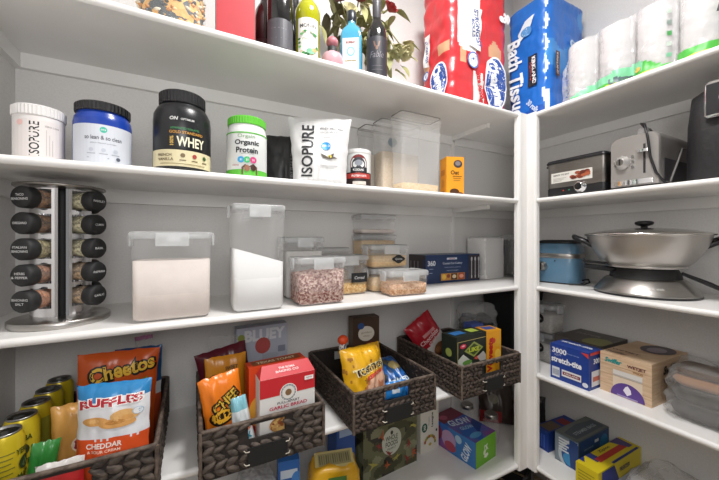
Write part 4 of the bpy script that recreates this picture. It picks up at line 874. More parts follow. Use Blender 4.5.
# things on the floor
t = thing('storage_crate', 'dark slatted crate on the floor under the bottom shelf', 'crate', (1.30, 1.10, 0), 20)
b = MB()
for sx in (-1, 1):
    for k in range(4): b.box(-.2, .2, sx*.13 - .006, sx*.13 + .006, .02 + k*.07, .07 + k*.07, BLACKM); b.box(sx*.2 - .006, sx*.2 + .006, -.13, .13, .02 + k*.07, .07 + k*.07, BLACKM)
    for sy in (-1, 1): b.box(sx*.2 - .012, sx*.2 + .012, sy*.13 - .012, sy*.13 + .012, 0, .30, mat('grey_plastic', '#4c4b4c', .5))
b.box(-.2, .2, -.13, .13, .005, .02, BLACKM); b.build('crate_body', t)
carton('cardboard_box', 'brown cardboard box on the floor below the right shelves', 'box', (1.66, .80, 0), (.26, .2, .24), {'*': mat('cardboard', '#6f5138', .85, hex2='#7a5b40', scale=12)}, lambda b, F: b.rect(F('top'), -.13, .13, -.02, .02, flat('#8a6c4c')), rz=-90)
# ------------------------------------------------------------------ MIDDLE SHELF, right wall
Z = S[3]
t = thing('multi_cooker', 'small blue countertop cooker with a steel band and black lid', 'cooker', (1.705, 1.000, Z), -78)
BL = mat('blue_enamel', '#5a7f99', .34, hex2='#567a94', scale=5, coat=.3)
b = MB(); b.rbox([(.098, .080, .05, .004), (.105, .086, .055, .012), (.104, .085, .055, .10), (.100, .082, .05, .128)], BL); b.build('body', t)
b = MB(); b.rbox([(.100, .082, .05, .128), (.102, .084, .052, .130), (.102, .084, .052, .150), (.100, .082, .05, .152)], STEEL); b.build('band', t)
b = MB(); b.rbox([(.100, .082, .05, .152), (.098, .080, .05, .185), (.086, .068, .045, .202)], BL); b.build('upper_shell', t)
b = MB(); b.rbox([(.088, .070, .045, .202), (.090, .072, .045, .205), (.090, .072, .045, .213), (.075, .058, .04, .220)], BLACKP); b.build('lid', t)
b = MB(); b.lathe([(.024, 0), (.024, .006), (.019, .010), (.018, .024), (.015, .026)], STEEL, 24, M=Matrix.Translation((-.052, -.085, .085)) @ Matrix.Rotation(R(90), 4, 'X')); b.box(-.055, -.049, -.113, -.110, .068, .102, BLACKP); b.build('knob', t)
b = MB(); b.lathe([(.003, 0), (.003, .003)], BLACKP, 10, M=Matrix.Translation((.005, -.0855, .115)) @ Matrix.Rotation(R(90), 4, 'X')); b.build('indicator', t)
b = MB(); b.rbox([(.099, .081, .05, 0), (.100, .082, .05, .006)], BLACKP); b.build('base', t)
b = MB(); b.tube([(.105, -.02, .02), (.135, -.04, .03), (.145, -.055, .018), (.125, -.075, .006), (.07, -.096, .005)], .004, BLACKP, 8); b.build('cord', t)
# electric wok
wx, wy = 1.662, .632; t = thing('electric_wok', 'brushed steel electric wok with lid on a flared steel base', 'wok', (wx, wy, Z), -60)
WS = mat('satin_steel', '#b9b5b1', .38, .85, hex2='#c2beba', scale=4)
prof = [(.118, .118), (.132, .121), (.146, .135), (.166, .165), (.183, .198), (.193, .228), (.196, .240), (.199, .243)]
b = MB(); b.lathe(prof, WS, 64, cap1=False); b.build('bowl', t)
b = MB(); b.lathe([(.126, .110), (.130, .112), (.131, .121), (.100, .122)], WS, 56); b.build('foot_ring', t)
b = MB(); b.lathe([(.201, .240), (.204, .242), (.204, .247), (.19, .251), (.15, .259), (.10, .266), (.05, .270), (.018, .271)], mat('lid_steel', '#d0cdc9', .18, 1.0), 64); ld = b.build('lid', t)
b = MB(); b.lathe([(.012, .269), (.011, .278), (.026, .283), (.031, .289), (.030, .296), (.020, .300)], BLACKP, 28); b.build('lid_knob', t)
b = MB(); b.lathe([(.115, .066), (.112, .085), (.100, .110)], BLACKM, 48); b.build('heating_unit', t)
b = MB(); b.lathe([(.166, .004), (.169, .010), (.166, .016), (.132, .060), (.118, .068), (.09, .070)], STEEL, 64)
c = flat_chart((0, -.1525, .038), (1, 0, 0), (0, .60, .80)); b.text(c, 'electric wok', 0, 0, .009, flat('#d8d6d3'), wd=.065); b.build('stand', t)
b = MB(); b.lathe([(.168, 0), (.170, .002), (.169, .008)], BLACKP, 64); b.build('stand_foot', t)
for k, a_ in enumerate((163, 347)):
    b = MB(); M = Matrix.Rotation(R(a_ + 10), 4, 'Z')
    b.tube([(.170, -.034, .196), (.200, -.040, .214), (.236, -.030, .232), (.242, 0, .236), (.236, .030, .232), (.200, .040, .214), (.170, .034, .196)], [.010, .011, .011, .011, .011, .011, .010], BLACKP, 10, M=M); b.build('handle', t)
b = MB(); b.tube([(.10, -.06, .095), (.18, -.05, .06), (.26, -.02, .012), (.34, .03, .007), (.42, .05, .007)], .005, BLACKP, 8); b.tube([(.10, -.07, .092), (.19, -.075, .045), (.27, -.05, .008), (.38, -.02, .008)], .005, BLACKP, 8); b.build('cord', t)
b = MB(); b.tube([(-.10, -.03, .098), (-.16, -.05, .105), (-.205, -.06, .108)], [.012, .011, .012], BLACKP, 10); b.tube([(-.10, -.045, .12), (-.17, -.06, .128), (-.21, -.075, .13)], [.005, .005, .006], BLACKP, 8); b.build('temperature_probe', t)
# ------------------------------------------------------------------ SECOND SHELF, right wall
Z = S[2]
t = thing('countertop_fryer', 'compact stainless fryer with black lid and a food photo sticker', 'appliance', (1.585, .825, Z), -90)
hx, hy = .122, .075
b = MB(); b.rbox([(hx-.004, hy-.004, .012, .042), (hx, hy, .014, .046), (hx, hy, .014, .158)], STEELD, cap1=True); c = flat_chart((0, -hy, .10), (1, 0, 0), (0, 0, 1)); b.build('body', t)
b = MB(); b.rbox([(hx-.002, hy-.002, .012, 0), (hx+.001, hy+.001, .014, .004), (hx+.001, hy+.001, .014, .042)], BLACKP); c = flat_chart((0, -hy-.001, .022), (1,0,0), (0,0,1)); b.ell(c, -.045, .006, .004, .003, flat('#b03a2e'), 8); b.ell(c, -.02, .006, .004, .003, flat('#3f8f6a'), 8); b.build('base', t)
b = MB(); b.rbox([(hx+.004, hy+.004, .016, .156), (hx+.006, hy+.006, .016, .162), (hx, hy, .014, .172), (hx-.02, hy-.02, .012, .178)], BLACKP); ld = b.build('lid', t)
b = MB(); b.tube([(-hx-.002, -.03, .160), (-hx-.030, -.02, .158), (-hx-.030, .02, .158), (-hx-.002, .03, .160)], .006, BLACKP, 8); b.build('side_handle', t)
b = MB(); b.rbox([(.055, .014, .008, .176), (.055, .014, .008, .186)], BLACKP); b.build('lid_handle', ld)
b = MB(); b.lathe([(.026, 0), (.026, .004), (.020, .006), (.019, .018), (.016, .020)], CHROME, 28, M=Matrix.Translation((.028, -hy - .0012, .036)) @ Matrix.Rotation(R(90), 4, 'X')); b.lathe([(.015, .0201), (.004, .0203)], BLACKP, 20, M=Matrix.Translation((.028, -hy - .0012, .036)) @ Matrix.Rotation(R(90), 4, 'X')); b.build('dial', t)
b = MB(); b.box(-.100, .075, -hy-.0012, -hy-.0004, .066, .112, flat('#d3d0c8')); c = flat_chart((-.0125, -hy-.0012, .089), (1,0,0), (0,0,1)); b.text(c, 'READY TO EAT', -.042, .012, .007, flat('#4a4a48'), wd=.07, bold=.03)
for k in range(3): b.rect(c, -.078, -.02 - k*.01, -.004 - k*.006, -.002 - k*.006, flat('#a3a19a'))
rnd = random.Random(2)
for k in range(16): b.ell(c, rnd.uniform(.0, .070), rnd.uniform(-.014, .014), .012, .007, flat(rnd.choice(['#7a3424', '#94472f', '#5e2619', '#a85a3a'])), 10)
b.build('sticker', t)
# toaster
t = thing('toaster', 'brushed grey toaster with a round dial and long lever slot', 'toaster', (1.640, .605, Z), -90)
hx, hy = .078, .135
def arch(y, k=1.0):
    pts = []
    for cx, sg in ((-1, 180), (1, 90)):
        for i in range(7):
            a_ = R(sg - i * 15); pts.append((cx * (hx - .030) + .030 * math.cos(a_), .178 + .030 * math.sin(a_)))
    pts = [(-hx, .012)] + pts + [(hx, .012)]
    return [(x * k, y, .012 + (z - .012) * (1 - (1 - k) * .6)) for x, z in pts]
TS = mat('grey_metallic', '#97938f', .38, .45, hex2='#9f9b98', scale=5)
b = MB(); b.loft([arch(-hy, .955), arch(-hy + .004, .985), arch(-hy + .012)], TS, True); b.loft([arch(-hy + .012), arch(hy - .010), arch(hy, .95)], TS, True, cap0=False)
b.build('shell', t)
for sx in (-1, 1):
    b = MB(); b.box(min(sx*hx, sx*(hx+.003)), max(sx*hx, sx*(hx+.003)), -hy + .030, hy - .020, .020, .105, mat('dark_side_panel', '#3a3839', .4)); b.build('side_panel', t)
b = MB(); b.rbox([(hx - .006, hy - .008, .02, 0), (hx - .002, hy - .003, .02, .012)], BLACKP); b.build('base', t)
b = MB(); b.rbox([(.060, .0025, .002, .016), (.060, .003, .002, .034)], CHROME, 2, M=Matrix.Translation((0, -hy - .002, 0))); b.build('trim_strip', t)
MR = lambda x, z, y=-hy: Matrix.Translation((x, y, z)) @ Matrix.Rotation(R(90), 4, 'X')
b = MB(); b.lathe([(.026, 0), (.026, .005), (.018, .008), (.017, .020), (.014, .022)], mat('satin_light_dial', '#c4c1be', .35, .6), 30, M=MR(-.036, .105)); b.lathe([(.013, .0221), (.004, .0223)], STEELD, 20, M=MR(-.036, .105)); b.box(-.0385, -.0335, -hy - .0235, -hy - .0225, .094, .118, BLACKP)
c = flat_chart((-.036, -hy - .0005, .105), (1,0,0), (0,0,1))
for k in range(9):
    a_ = R(-40 + k*32.5); b.rect(c, .028*math.cos(a_)-.0012, .028*math.cos(a_)+.0012, .028*math.sin(a_)-.0012, .028*math.sin(a_)+.0012, flat('#d9d7d4'))
b.build('dial', t)
for k in range(3):
    b = MB(); b.lathe([(.0055, 0), (.005, .004)], CHROME, 14, M=MR(-.002, .125 - k*.020)); b.build('button', t)
b = MB(); b.box(.030, .037, -hy - .001, -hy + .003, .055, .165, BLACKM); b.build('lever_slot', t)
b = MB(); b.rbox([(.018, .009, .004, .132), (.018, .010, .004, .142)], CHROME, 3, M=Matrix.Translation((.0335, -hy - .010, 0))); b.build('lever', t)
for sx in (-1, 1):
    b = MB(); b.box(sx*.028 - .012, sx*.028 + .012, -.10, .10, .2135, .2148, BLACKM); b.build('bread_slot', t)
b = MB(); b.tube([(.02, .02, .222), (.005, -.05, .244), (.010, -.10, .252), (.035, -hy - .002, .236), (.048, -hy - .012, .18), (.055, -hy - .012, .11), (.070, -hy - .008, .05), (.088, -hy + .01, .012), (.095, -hy + .05, .005)], .0042, BLACKP, 10)
b.rbox([(.020, .026, .008, .216), (.017, .022, .008, .246)], mat('grey_plug', '#8d8a88', .5), 3, M=Matrix.Translation((-.006, -.03, 0))); b.build('cord', t)
b = MB(); b.tube([(hx + .004, -.06, .02), (hx + .006, .0, .10), (hx + .006, .04, .155), (hx + .004, .09, .16)], .0035, mat('grey_cord', '#6f6c6a', .5), 8); b.build('side_cord', t)
# air fryer
t = thing('air_fryer', 'large black air fryer with a silver framed control panel', 'air fryer', (1.665, .330, Z), -90)
b = MB(); b.rbox([(.140, .130, .05, 0), (.148, .138, .06, .02), (.146, .136, .06, .20), (.138, .128, .06, .30), (.110, .10, .05, .325)], mat('black_leatherette', '#1d1c1e', .5, hex2='#232224', scale=90, bump=.3)); b.build('body', t)
b = MB(); b.rbox([(.078, .006, .005, .205), (.086, .008, .007, .214), (.086, .008, .007, .315), (.078, .006, .005, .323)], CHROME, 3, M=Matrix.Translation((.0, -.150, 0))); fr = b.build('panel_frame', t)
b = MB(); b.box(-.079, .079, -.1605, -.1575, .214, .314, BLACKP); c = flat_chart((0, -.1605, .264), (1,0,0), (0,0,1)); b.ell(c, -.030, .0, .020, .020, flat('#9a9ca2'), 20); b.ell(c, -.030, .0, .016, .016, flat('#4a4c54'), 18); b.text(c, 'ON', -.030, 0, .010, flat('#cfd1d6'), bold=.02); b.ell(c, .05, 0, .03, .03, flat('#2c2e34'), 20); b.build('control_panel', t)
# ------------------------------------------------------------------ TOP SHELF
Z = S[1]
t = thing('glass_jar', 'glass jar of mixed dried pasta at the left of the top shelf', 'jar', (-.050, 1.125, Z))
mix = mat('mixed_dry_pasta', '#5a5f63', .7, hex2='#e3b06a', scale=55, kind='cells', ramp=(.45, .5), bump=.6)
b = MB(); b.lathe([(.072, .003), (.084, .012), (.084, .16), (.02, .165)], mix, 36)
rnd = random.Random(7)
for k in range(150):
    a_ = rnd.uniform(math.pi*.9, math.pi*2.1); zz = rnd.uniform(.01, .15); M = Matrix.Translation((.082*math.cos(a_), .082*math.sin(a_), zz)) @ Matrix.Rotation(rnd.uniform(0, 3), 4, 'Z') @ Matrix.Rotation(rnd.uniform(0, 3), 4, 'X')
    b.ball((0, 0, 0), .011, .006, .005, flat(rnd.choice(['#e8c08a', '#d9a35a', '#6a6f72', '#e9dcc4', '#4a4d50', '#c98a4a'])), 6, 4, M)
b.build('pasta', t)
b = MB(); b.lathe([(.085, 0), (.091, .008), (.091, .19), (.075, .21)], GLASS, 40, cap1=False); b.build('glass', t)
b = MB(); b.lathe([(.077, .205), (.078, .235), (.07, .24)], STEEL, 40); b.build('lid', t)
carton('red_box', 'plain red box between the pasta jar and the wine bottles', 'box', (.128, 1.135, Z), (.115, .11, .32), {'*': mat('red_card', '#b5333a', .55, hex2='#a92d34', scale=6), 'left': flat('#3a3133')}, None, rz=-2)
wineprof = [(.034, 0), (.038, .006), (.0385, .175), (.034, .205), (.020, .232), (.0145, .25), (.0145, .30), (.0155, .302), (.0155, .318), (.012, .32)]
def wine(label, x, y, gm, lm, deco_, sc_=1.0, foil=None):
    t = thing('wine_bottle', label, 'bottle', (x, y, Z), toward(x, y), 'bottles on the top shelf')
    p = [(r_ * sc_, z_ * sc_) for r_, z_ in wineprof]; b = MB(); b.lathe(p, gm, 32); b.build('glass', t)
    b = MB(); c = cyl_chart(.0385 * sc_); deco_(b, c, sc_); b.build('label', t)
    b = MB(); b.lathe([(.0150 * sc_, .248 * sc_), (.0158 * sc_, .25 * sc_), (.0165 * sc_, .302 * sc_), (.0165 * sc_, .319 * sc_), (.012 * sc_, .322 * sc_)], foil or BLACKM, 24); b.build('capsule', t)
    return t
DG = mat('dark_glass', '#19191a', .12, coat=.5); RG = mat('dark_red_glass', '#2e1014', .12, coat=.5)
wine('dark wine bottle with a grey label in front of the white wall', .268, 1.090, DG, None, lambda b, c, s_: (b.rect(c, -.055, .055, .02, .115, flat('#4b4a50'), 14), b.rect(c, -.03, .035, .050, .052, flat('#77767c'), 4), b.rect(c, -.03, .02, .082, .084, flat('#77767c'), 4)), 1.12)
wine('dark red wine bottle mostly hidden behind the grey labelled bottle', .240, 1.195, RG, None, lambda b, c, s_: b.rect(c, -.05, .05, .03, .1, flat('#3a1418'), 12), 1.05, mat('red_capsule', '#5a1a1e', .4))
# yellow-green syrup bottle
t = thing('syrup_bottle', 'yellow green syrup bottle with a white leaf-bordered label', 'bottle', (.363, 1.085, Z), toward(.363, 1.085), 'bottles on the top shelf')
b = MB(); b.lathe([(.036, 0), (.041, .005), (.0415, .150), (.044, .158), (.0435, .185), (.036, .205), (.020, .228), (.0145, .25), (.0135, .30), (.016, .303), (.016, .312)], mat('green_syrup', '#a3a315', .12, coat=.4, hex2='#98990f', scale=5), 36); b.build('glass', t)
b = MB(); c = cyl_chart(.0415); b.rect(c, -.036, .040, .012, .145, flat('#e6e4de'), 12); b.text(c, 'MONIN', .002, .118, .013, flat('#3c3b38'), wd=.058, bold=.03); b.text(c, 'Le Sirop', .0, .134, .006, flat('#8a8880'), wd=.03, shear=.3)
rnd = random.Random(6)
for k in range(26):
    a_ = rnd.uniform(0, 6.28); b.ell(c, .002 + .031*math.cos(a_) + rnd.uniform(-.003, .003), .060 + .040*math.sin(a_), .0055, .004, flat(rnd.choice(['#3f8a4a', '#2f6f3c', '#6fae6a', '#c9b89a'])), 8)
b.text(c, 'Pistachio', .003, .072, .009, flat('#7a8a6a'), wd=.04, shear=.3); b.ell(c, .010, .030, .014, .010, flat('#6fb08a'), 12); b.ell(c, .022, .036, .009, .007, flat('#b9a06a'), 10); b.build('label', t)
b = MB(); b.lathe([(.017, .31), (.017, .33), (.014, .332)], BLACKP, 20); b.build('cap', t)
wine('slim dark bottle hidden behind the yellow green syrup bottle', .345, 1.190, DG, None, lambda b, c, s_: b.rect(c, -.05, .05, .03, .1, flat('#2c2c2e'), 12), 1.05)
# pink bottle with ball stopper
t = thing('decorative_bottle', 'small rounded pink bottle with a black collar and pink ball top', 'bottle', (.452, 1.075, Z), 0)
PK = mat('pale_pink', '#c49aa2', .35, hex2='#bd9199', scale=20)
b = MB(); b.lathe([(.028, 0), (.038, .012), (.040, .035), (.034, .055), (.018, .066)], PK, 28); b.build('body', t)
b = MB(); b.lathe([(.017, .064), (.017, .084), (.014, .085)], BLACKM, 20); b.build('collar', t)
b = MB(); b.ball((0, 0, .103), .022, .022, .020, mat('dusty_pink', '#b5747e', .5, hex2='#a5626c', scale=60), 16, 10); b.build('stopper', t)
# blue gin bottle
t = thing('gin_bottle', 'square blue glass gin bottle with a white label and dark cap', 'bottle', (.535, 1.085, Z), -32, 'bottles on the top shelf')
BG = mat('sapphire_glass', '#3f8fae', .08, coat=.5, hex2='#4a9ab8', scale=4)
b = MB(); b.rbox([(.036, .026, .008, 0), (.039, .029, .009, .006), (.039, .029, .009, .150), (.034, .025, .012, .172), (.018, .016, .012, .192), (.0145, .0145, .0144, .20), (.0145, .0145, .0144, .212)], BG); b.build('glass', t)
b = MB(); b.box(-.030, .030, -.0300, -.0293, .012, .132, flat('#e4e6e6')); c = flat_chart((0, -.0300, .072), (1,0,0), (0,0,1)); b.ell(c, 0, .010, .016, .018, flat('#7fb6c9'), 18); b.ell(c, 0, .010, .010, .012, flat('#d4dfe2'), 14); b.text(c, 'BOMBAY', 0, .044, .009, flat('#8a3a3a'), wd=.036, bold=.03); b.text(c, 'SAPPHIRE', 0, -.024, .007, flat('#8a7a3a'), wd=.042, bold=.03); b.rect(c, -.016, .016, -.042, -.040, flat('#9ab')[0:0] if False else flat('#99aabb')); b.build('label', t)
b = MB(); b.lathe([(.0165, .208), (.0172, .210), (.0172, .245), (.015, .247)], mat('dark_navy_cap', '#23282f', .35), 24); b.build('cap', t)
wine('black wine bottle with a deer emblem, in front of the dried roses', .648, 1.090, DG, None, lambda b, c, s_: (b.rect(c, -.056, .056, .015, .170, flat('#2f2d33'), 16), b.text(c, 'Fable', .0, .100, .024, flat('#77737a'), wd=.056, shear=.3), [b.poly(c, [(x_ * .6, .128), (x_, .150), (x_ * .8, .150), (x_ * .3, .130)], flat('#7a5a4a')) for x_ in (.014, .010)], [b.poly(c, [(-x_ * .3, .130), (-x_ * .8, .150), (-x_, .150), (-x_ * .6, .128)], flat('#7a5a4a')) for x_ in (.014, .010)], b.ell(c, 0, .124, .005, .008, flat('#7a5a4a'), 10), b.rect(c, -.02, .022, .055, .057, flat('#5f5c62'), 3), b.rect(c, -.02, .022, .040, .042, flat('#5f5c62'), 3)), 1.04, mat('charcoal_capsule', '#4a484c', .4))
# dried rose bouquet in a vase
t = thing('rose_bouquet', 'dried bouquet of white and dark red roses in a vase behind the bottles', 'bouquet', (.640, 1.275, Z), 0)
b = MB(); b.lathe([(.045, 0), (.055, .01), (.060, .09), (.045, .17), (.050, .20)], mat('pale_vase', '#d5d5d6', .3), 32, cap1=False); b.lathe([(.044, .165), (.01, .166)], flat('#77776f'), 24); b.build('vase', t)
STEM = mat('dry_stem', '#7d7a4c', .7); LEAF = mat('dry_leaf', '#7f7d4e', .65, hex2='#a3a270', scale=14); LEAFD = mat('dark_dry_leaf', '#565038', .7, hex2='#75704a', scale=14)
rnd = random.Random(11)
heads = [((-.10, -.05, .40), '#5a1f26', .036), ((-.005, -.06, .425), '#6a1f24', .036), ((.155, -.06, .43), '#8a2e2e', .034), ((-.055, -.075, .345), '#cfc9a8', .034), ((.200, -.100, .235), '#cdc79e', .048), ((.150, -.105, .215), '#b9b58a', .036), ((.06, .02, .47), '#d5cfae', .036), ((-.16, .0, .48), '#5a1f26', .036)]
stems = MB(); LV = []
for (h, cc, rr) in heads:
    h = Vector(h); p0 = Vector((rnd.uniform(-.03, .03), rnd.uniform(-.02, .02), .15)); top = Vector((h.x * .75, h.y * .5, max(h.z + .06, .34))) if h.z < .3 else h * .7 + Vector((0, 0, .10))
    pts = [p0, p0.lerp(top, .5) + Vector((0, 0, .04)), top, h]; stems.tube(pts, .0028, STEM, 6)
    for q in pts[1:3]: LV.append((q, rnd.uniform(0, 6.28)))
stems.build('stem', t)
def leaf(b, p, az, el, L, W, m):
    d = Vector((math.cos(az) * math.cos(el), math.sin(az) * math.cos(el), math.sin(el))); s_ = Vector((-math.sin(az), math.cos(az), 0)); n_ = d.cross(s_)
    vs = []; k = 6
    for i in range(k + 1):
        f = i / k; wv = W * math.sin(math.pi * (f ** .8)) * .5; cpt = p + d * L * f - Vector((0, 0, L * .35 * f * f))
        vs += [cpt - s_ * wv + n_ * wv * .35, cpt, cpt + s_ * wv + n_ * wv * .35]
    fs = []
    for i in range(k):
        a = i * 3; fs += [(a, a + 1, a + 4, a + 3), (a + 1, a + 2, a + 5, a + 4)]
    b.add(vs, fs, m, True)
b = MB()
for k in range(95):
    px = rnd.uniform(-.12, .20); pz = rnd.uniform(.20, .46); p = Vector((px, rnd.uniform(-.04, .05), pz))
    if px < -.05 and pz < .30: continue
    leaf(b, p, rnd.uniform(0, 6.28), rnd.uniform(-1.1, .5), rnd.uniform(.06, .10), rnd.uniform(.030, .048), LEAFD if px < .0 and rnd.random() < .5 else LEAF)
for (dx, dz) in ((.16, .24), (.24, .26), (.13, .19), (.20, .15), (.23, .20), (.17, .12), (.11, .27), (-.19, .22)):
    leaf(b, Vector((dx, -.07, dz + .03)), rnd.uniform(-2.2, -.6), rnd.uniform(-1.2, -.4), .075, .044, LEAF)
o = b.build('leaves', t); o['kind'] = 'stuff'
for (h, cc, rr) in heads:
    b = MB(); pm = mat('petal_' + cc.strip('#'), cc, .65, hex2='#%02x%02x%02x' % tuple(min(255, int(int(cc[i:i+2], 16) * 1.14)) for i in (1, 3, 5)), scale=30)
    ax = (Vector((h[0] * .5, -.35, -.5 if h[2] < .3 else .2))).normalized(); Q = Vector((0, 0, 1)).rotation_difference(ax).to_matrix().to_4x4(); M = Matrix.Translation(h) @ Q
    for k in range(16):
        a0_ = k * 2.4; lvl = k / 16; r0 = rr * (.15 + .8 * lvl); hh = rr * (1.15 - .45 * lvl); vs = []; fs = []; wd_ = R(115 - 45 * lvl)
        for i in range(6):
            for j in range(5):
                a = a0_ + (i / 5 - .5) * wd_; f = j / 4; edge = 1 - ((i / 5 - .5) * 2) ** 4 * .3
                rr_ = r0 * (.35 + .65 * math.sin(f * math.pi * .55)) * (1 + .28 * lvl * f * f); vs.append((rr_ * math.cos(a), rr_ * math.sin(a), (f * hh - rr * .4) * edge))
        for i in range(5):
            for j in range(4): a = i * 5 + j; fs.append((a, a + 5, a + 6, a + 1))
        b.add(vs, fs, pm, True, M)
    b.build('rose', t)
# bath tissue packs
def pack(b, w_, d_, h_, m, pattern, amp, seed, r=.045, n=44, rollw=.115):
    """plastic wrapped pack: rounded box, gently lobed by the rolls inside; pattern(face, u, v) picks the print"""
    per = []
    base = rrect(w_/2, d_/2, r, 0, 8); L = [0]
    pts = base + [base[0]]
    for i in range(len(base)): L.append(L[-1] + math.dist(pts[i][:2], pts[i+1][:2]))
    N = 150; P = []
    for k in range(N):
        s_ = L[-1] * k / N; i = max(j for j in range(len(L)) if L[j] <= s_ + 1e-9); i = min(i, len(base) - 1); f = (s_ - L[i]) / (L[i+1] - L[i] + 1e-9); a, c_ = pts[i], pts[i+1]
        P.append((a[0] + (c_[0]-a[0])*f, a[1] + (c_[1]-a[1])*f))
    NV = 50
    def pt(x, y, v):
        z = v * h_; lob = .006 * abs(math.sin(math.pi * z / .105)) ** .5
        ln = math.hypot(x, y); sq = 1 - (.05 if v < .02 or v > .98 else 0)
        wr = amp * noise.noise(Vector((x * 16 + seed, y * 16, z * 22))) + amp * .6 * noise.noise(Vector((x * 45 + seed, y * 45, z * 30)))
        k = sq * (1 + (lob - .004 + wr) / ln); return Vector((x * k, y * k, z))
    vs = [pt(x, y, j / NV) for j in range(NV + 1) for x, y in P]; byc = {}
    for j in range(NV):
        for i in range(N):
            a = j * N + i; b_ = j * N + (i + 1) % N; cx, cy = (P[i][0] + P[(i+1) % N][0]) / 2, (P[i][1] + P[(i+1) % N][1]) / 2
            fc = 'front' if cy < -d_/2 + .02 else 'back' if cy > d_/2 - .02 else 'left' if cx < 0 else 'right'
            u = {'front': cx, 'back': -cx, 'left': -cy, 'right': cy}[fc]
            byc.setdefault(pattern(fc, u, (j + .5) / NV * h_) or m, []).append((a, b_, b_ + N, a + N))
    bi = len(b.v); b.v += vs
    for mm, qs in byc.items():
        k = b.mi(mm)
        for q in qs: b.f.append(tuple(bi + x for x in q)); b.m.append(k); b.sm.append(True)
    b.add(vs[-N:], [tuple(range(N))], m); b.add(vs[:N], [tuple(reversed(range(N)))], m)
    def chart(fc):
        def ch(u, v, k):
            x, y = {'front': (u, -d_/2), 'left': (-w_/2, -u), 'right': (w_/2, u)}[fc]; v = max(0, min(h_, v))
            p = pt(x, y, v / h_); nn = {'front': Vector((0, -1, 0)), 'left': Vector((-1, 0, 0)), 'right': Vector((1, 0, 0))}[fc]
            return p + nn * (k + .0065)
        return ch
    b.maxlen = .012
    return chart
CR = FOIL('#c9343a'); CRD = FOIL('#a8203a'); CW = FOIL('#e6e1dd'); CB = FOIL('#2a4f9e'); TAN = FOIL('#c99a78')
def chp(fc, u, v):
    if fc == 'front':
        if -.050 < u < .008 + .004 * math.sin(v * 70) and v < .165 + .01 * math.sin(u*60): return CW
        if u > .150: return CRD
        if -.150 < u < -.010 and .24 + .3 * (u + .08) ** 2 * 20 < v < .52 + .25 * (u + .08): return CW
        if .05 < u < .13 and .26 < v < .34 - abs(u - .09): return TAN
        if -.13 < u < -.10 and .19 < v < .26: return TAN
    if fc == 'left':
        if u < -.045 and .19 < v < .30: return TAN if v < .24 else CW
        if u > .02 and .235 < v < .285 - .3 * abs(u - .06): return TAN
        if u < -.03 and v < .09: return CW
t = thing('toilet_paper_pack', 'red and white plastic-wrapped toilet paper pack beside the blue pack', 'pack', (1.195, 1.165, Z), 0, 'toilet paper packs')
b = MB(); ch = pack(b, .375, .21, .58, CR, chp, .006, 3)
f_ = ch('front'); b.ell(f_, .088, .125, .076, .132, flat('#e9eaf0'), 28); b.ell(f_, .088, .125, .068, .123, flat('#2a4f9e'), 28); b.text(f_, 'Charmin', .088, .125, .074, flat('#f2f2f5'), wd=.235, rot=-74, bold=.06, shear=.2)
b.text(f_, 'Ultra Strong', -.020, .095, .034, flat('#c4252f'), wd=.15, rot=-80, bold=.05)
b.poly(f_, [(-.085, .27), (-.020, .25), (-.005, .45), (-.07, .46)], flat('#e4e2e0')); b.text(f_, 'STRONGEST', -.034, .355, .028, flat('#3f4f86'), wd=.17, rot=-84, bold=.04); b.text(f_, 'ROLLS', -.060, .35, .018, flat('#3f4f86'), wd=.08, rot=-84, bold=.04)
b.ell(f_, -.06, .205, .036, .036, flat('#5a74b4'), 22); b.ell(f_, -.06, .205, .029, .029, flat('#e9eaf0'), 20); b.ell(f_, .13, .45, .016, .016, flat('#e9eaf0'), 14); b.text(f_, '30', .16, .46, .05, flat('#f0eceb'), wd=.04, bold=.06)
l_ = ch('left'); b.ell(l_, .036, .110, .056, .088, flat('#e9eaf0'), 24); b.ell(l_, .036, .110, .050, .081, flat('#2a4f9e'), 24); b.text(l_, 'Charmin', .036, .110, .050, flat('#f2f2f5'), wd=.155, rot=-75, bold=.06); b.poly(l_, [(-.07, .22), (-.035, .21), (-.025, .36), (-.06, .36)], flat('#e6e4e4')); b.text(l_, 'STRONGEST', -.047, .285, .018, flat('#3f4f86'), wd=.11, rot=-86, bold=.04); b.ell(l_, -.05, .17, .022, .022, flat('#5a74b4'), 16); b.ell(l_, -.05, .17, .017, .017, flat('#dfe2ea'), 16)
b.build('pack_body', t)
KB = FOIL('#246cc4'); KD = FOIL('#1d54aa'); KL = FOIL('#3f8ad2'); KW = FOIL('#e4e7ea')
def kp(fc, u, v):
    if fc == 'left':
        if u > .098 + .006 * math.sin(v * 60) and v > .16: return KW
        if u > .088 + .006 * math.sin(v * 45) and .03 < v < .125: return KW
        if u < -.085: return KD
        if v < .03 + .02 * math.sin(u * 30): return KD
    if fc == 'front':
        if u < -.148 + .006 * math.sin(v * 60) and v > .16: return KW
        if u < -.142 and v < .12: return KW
        n_ = noise.noise(Vector((u * 8, v * 5, 2)))
        if n_ > .25: return KL
        if u > .10: return KD
t = thing('toilet_paper_pack', 'blue plastic-wrapped bath tissue pack in the shelf corner', 'pack', (1.665, 1.050, Z), 0, 'toilet paper packs')
b = MB(); ch = pack(b, .325, .225, .58, KB, kp, .005, 8)
l_ = ch('left'); b.text(l_, 'Bath Tissue', -.052, .225, .074, flat('#eef2f6'), wd=.410, rot=-86, bold=.03, shear=.15); b.rect(l_, .015, .062, .150, .305, flat('#1d2029')); b.text(l_, 'KIRKLAND', .045, .228, .020, flat('#f0eef0'), wd=.135, rot=-88, bold=.04); b.text(l_, 'Signature', .026, .228, .010, flat('#c94a44'), wd=.09, rot=-88, bold=.03)
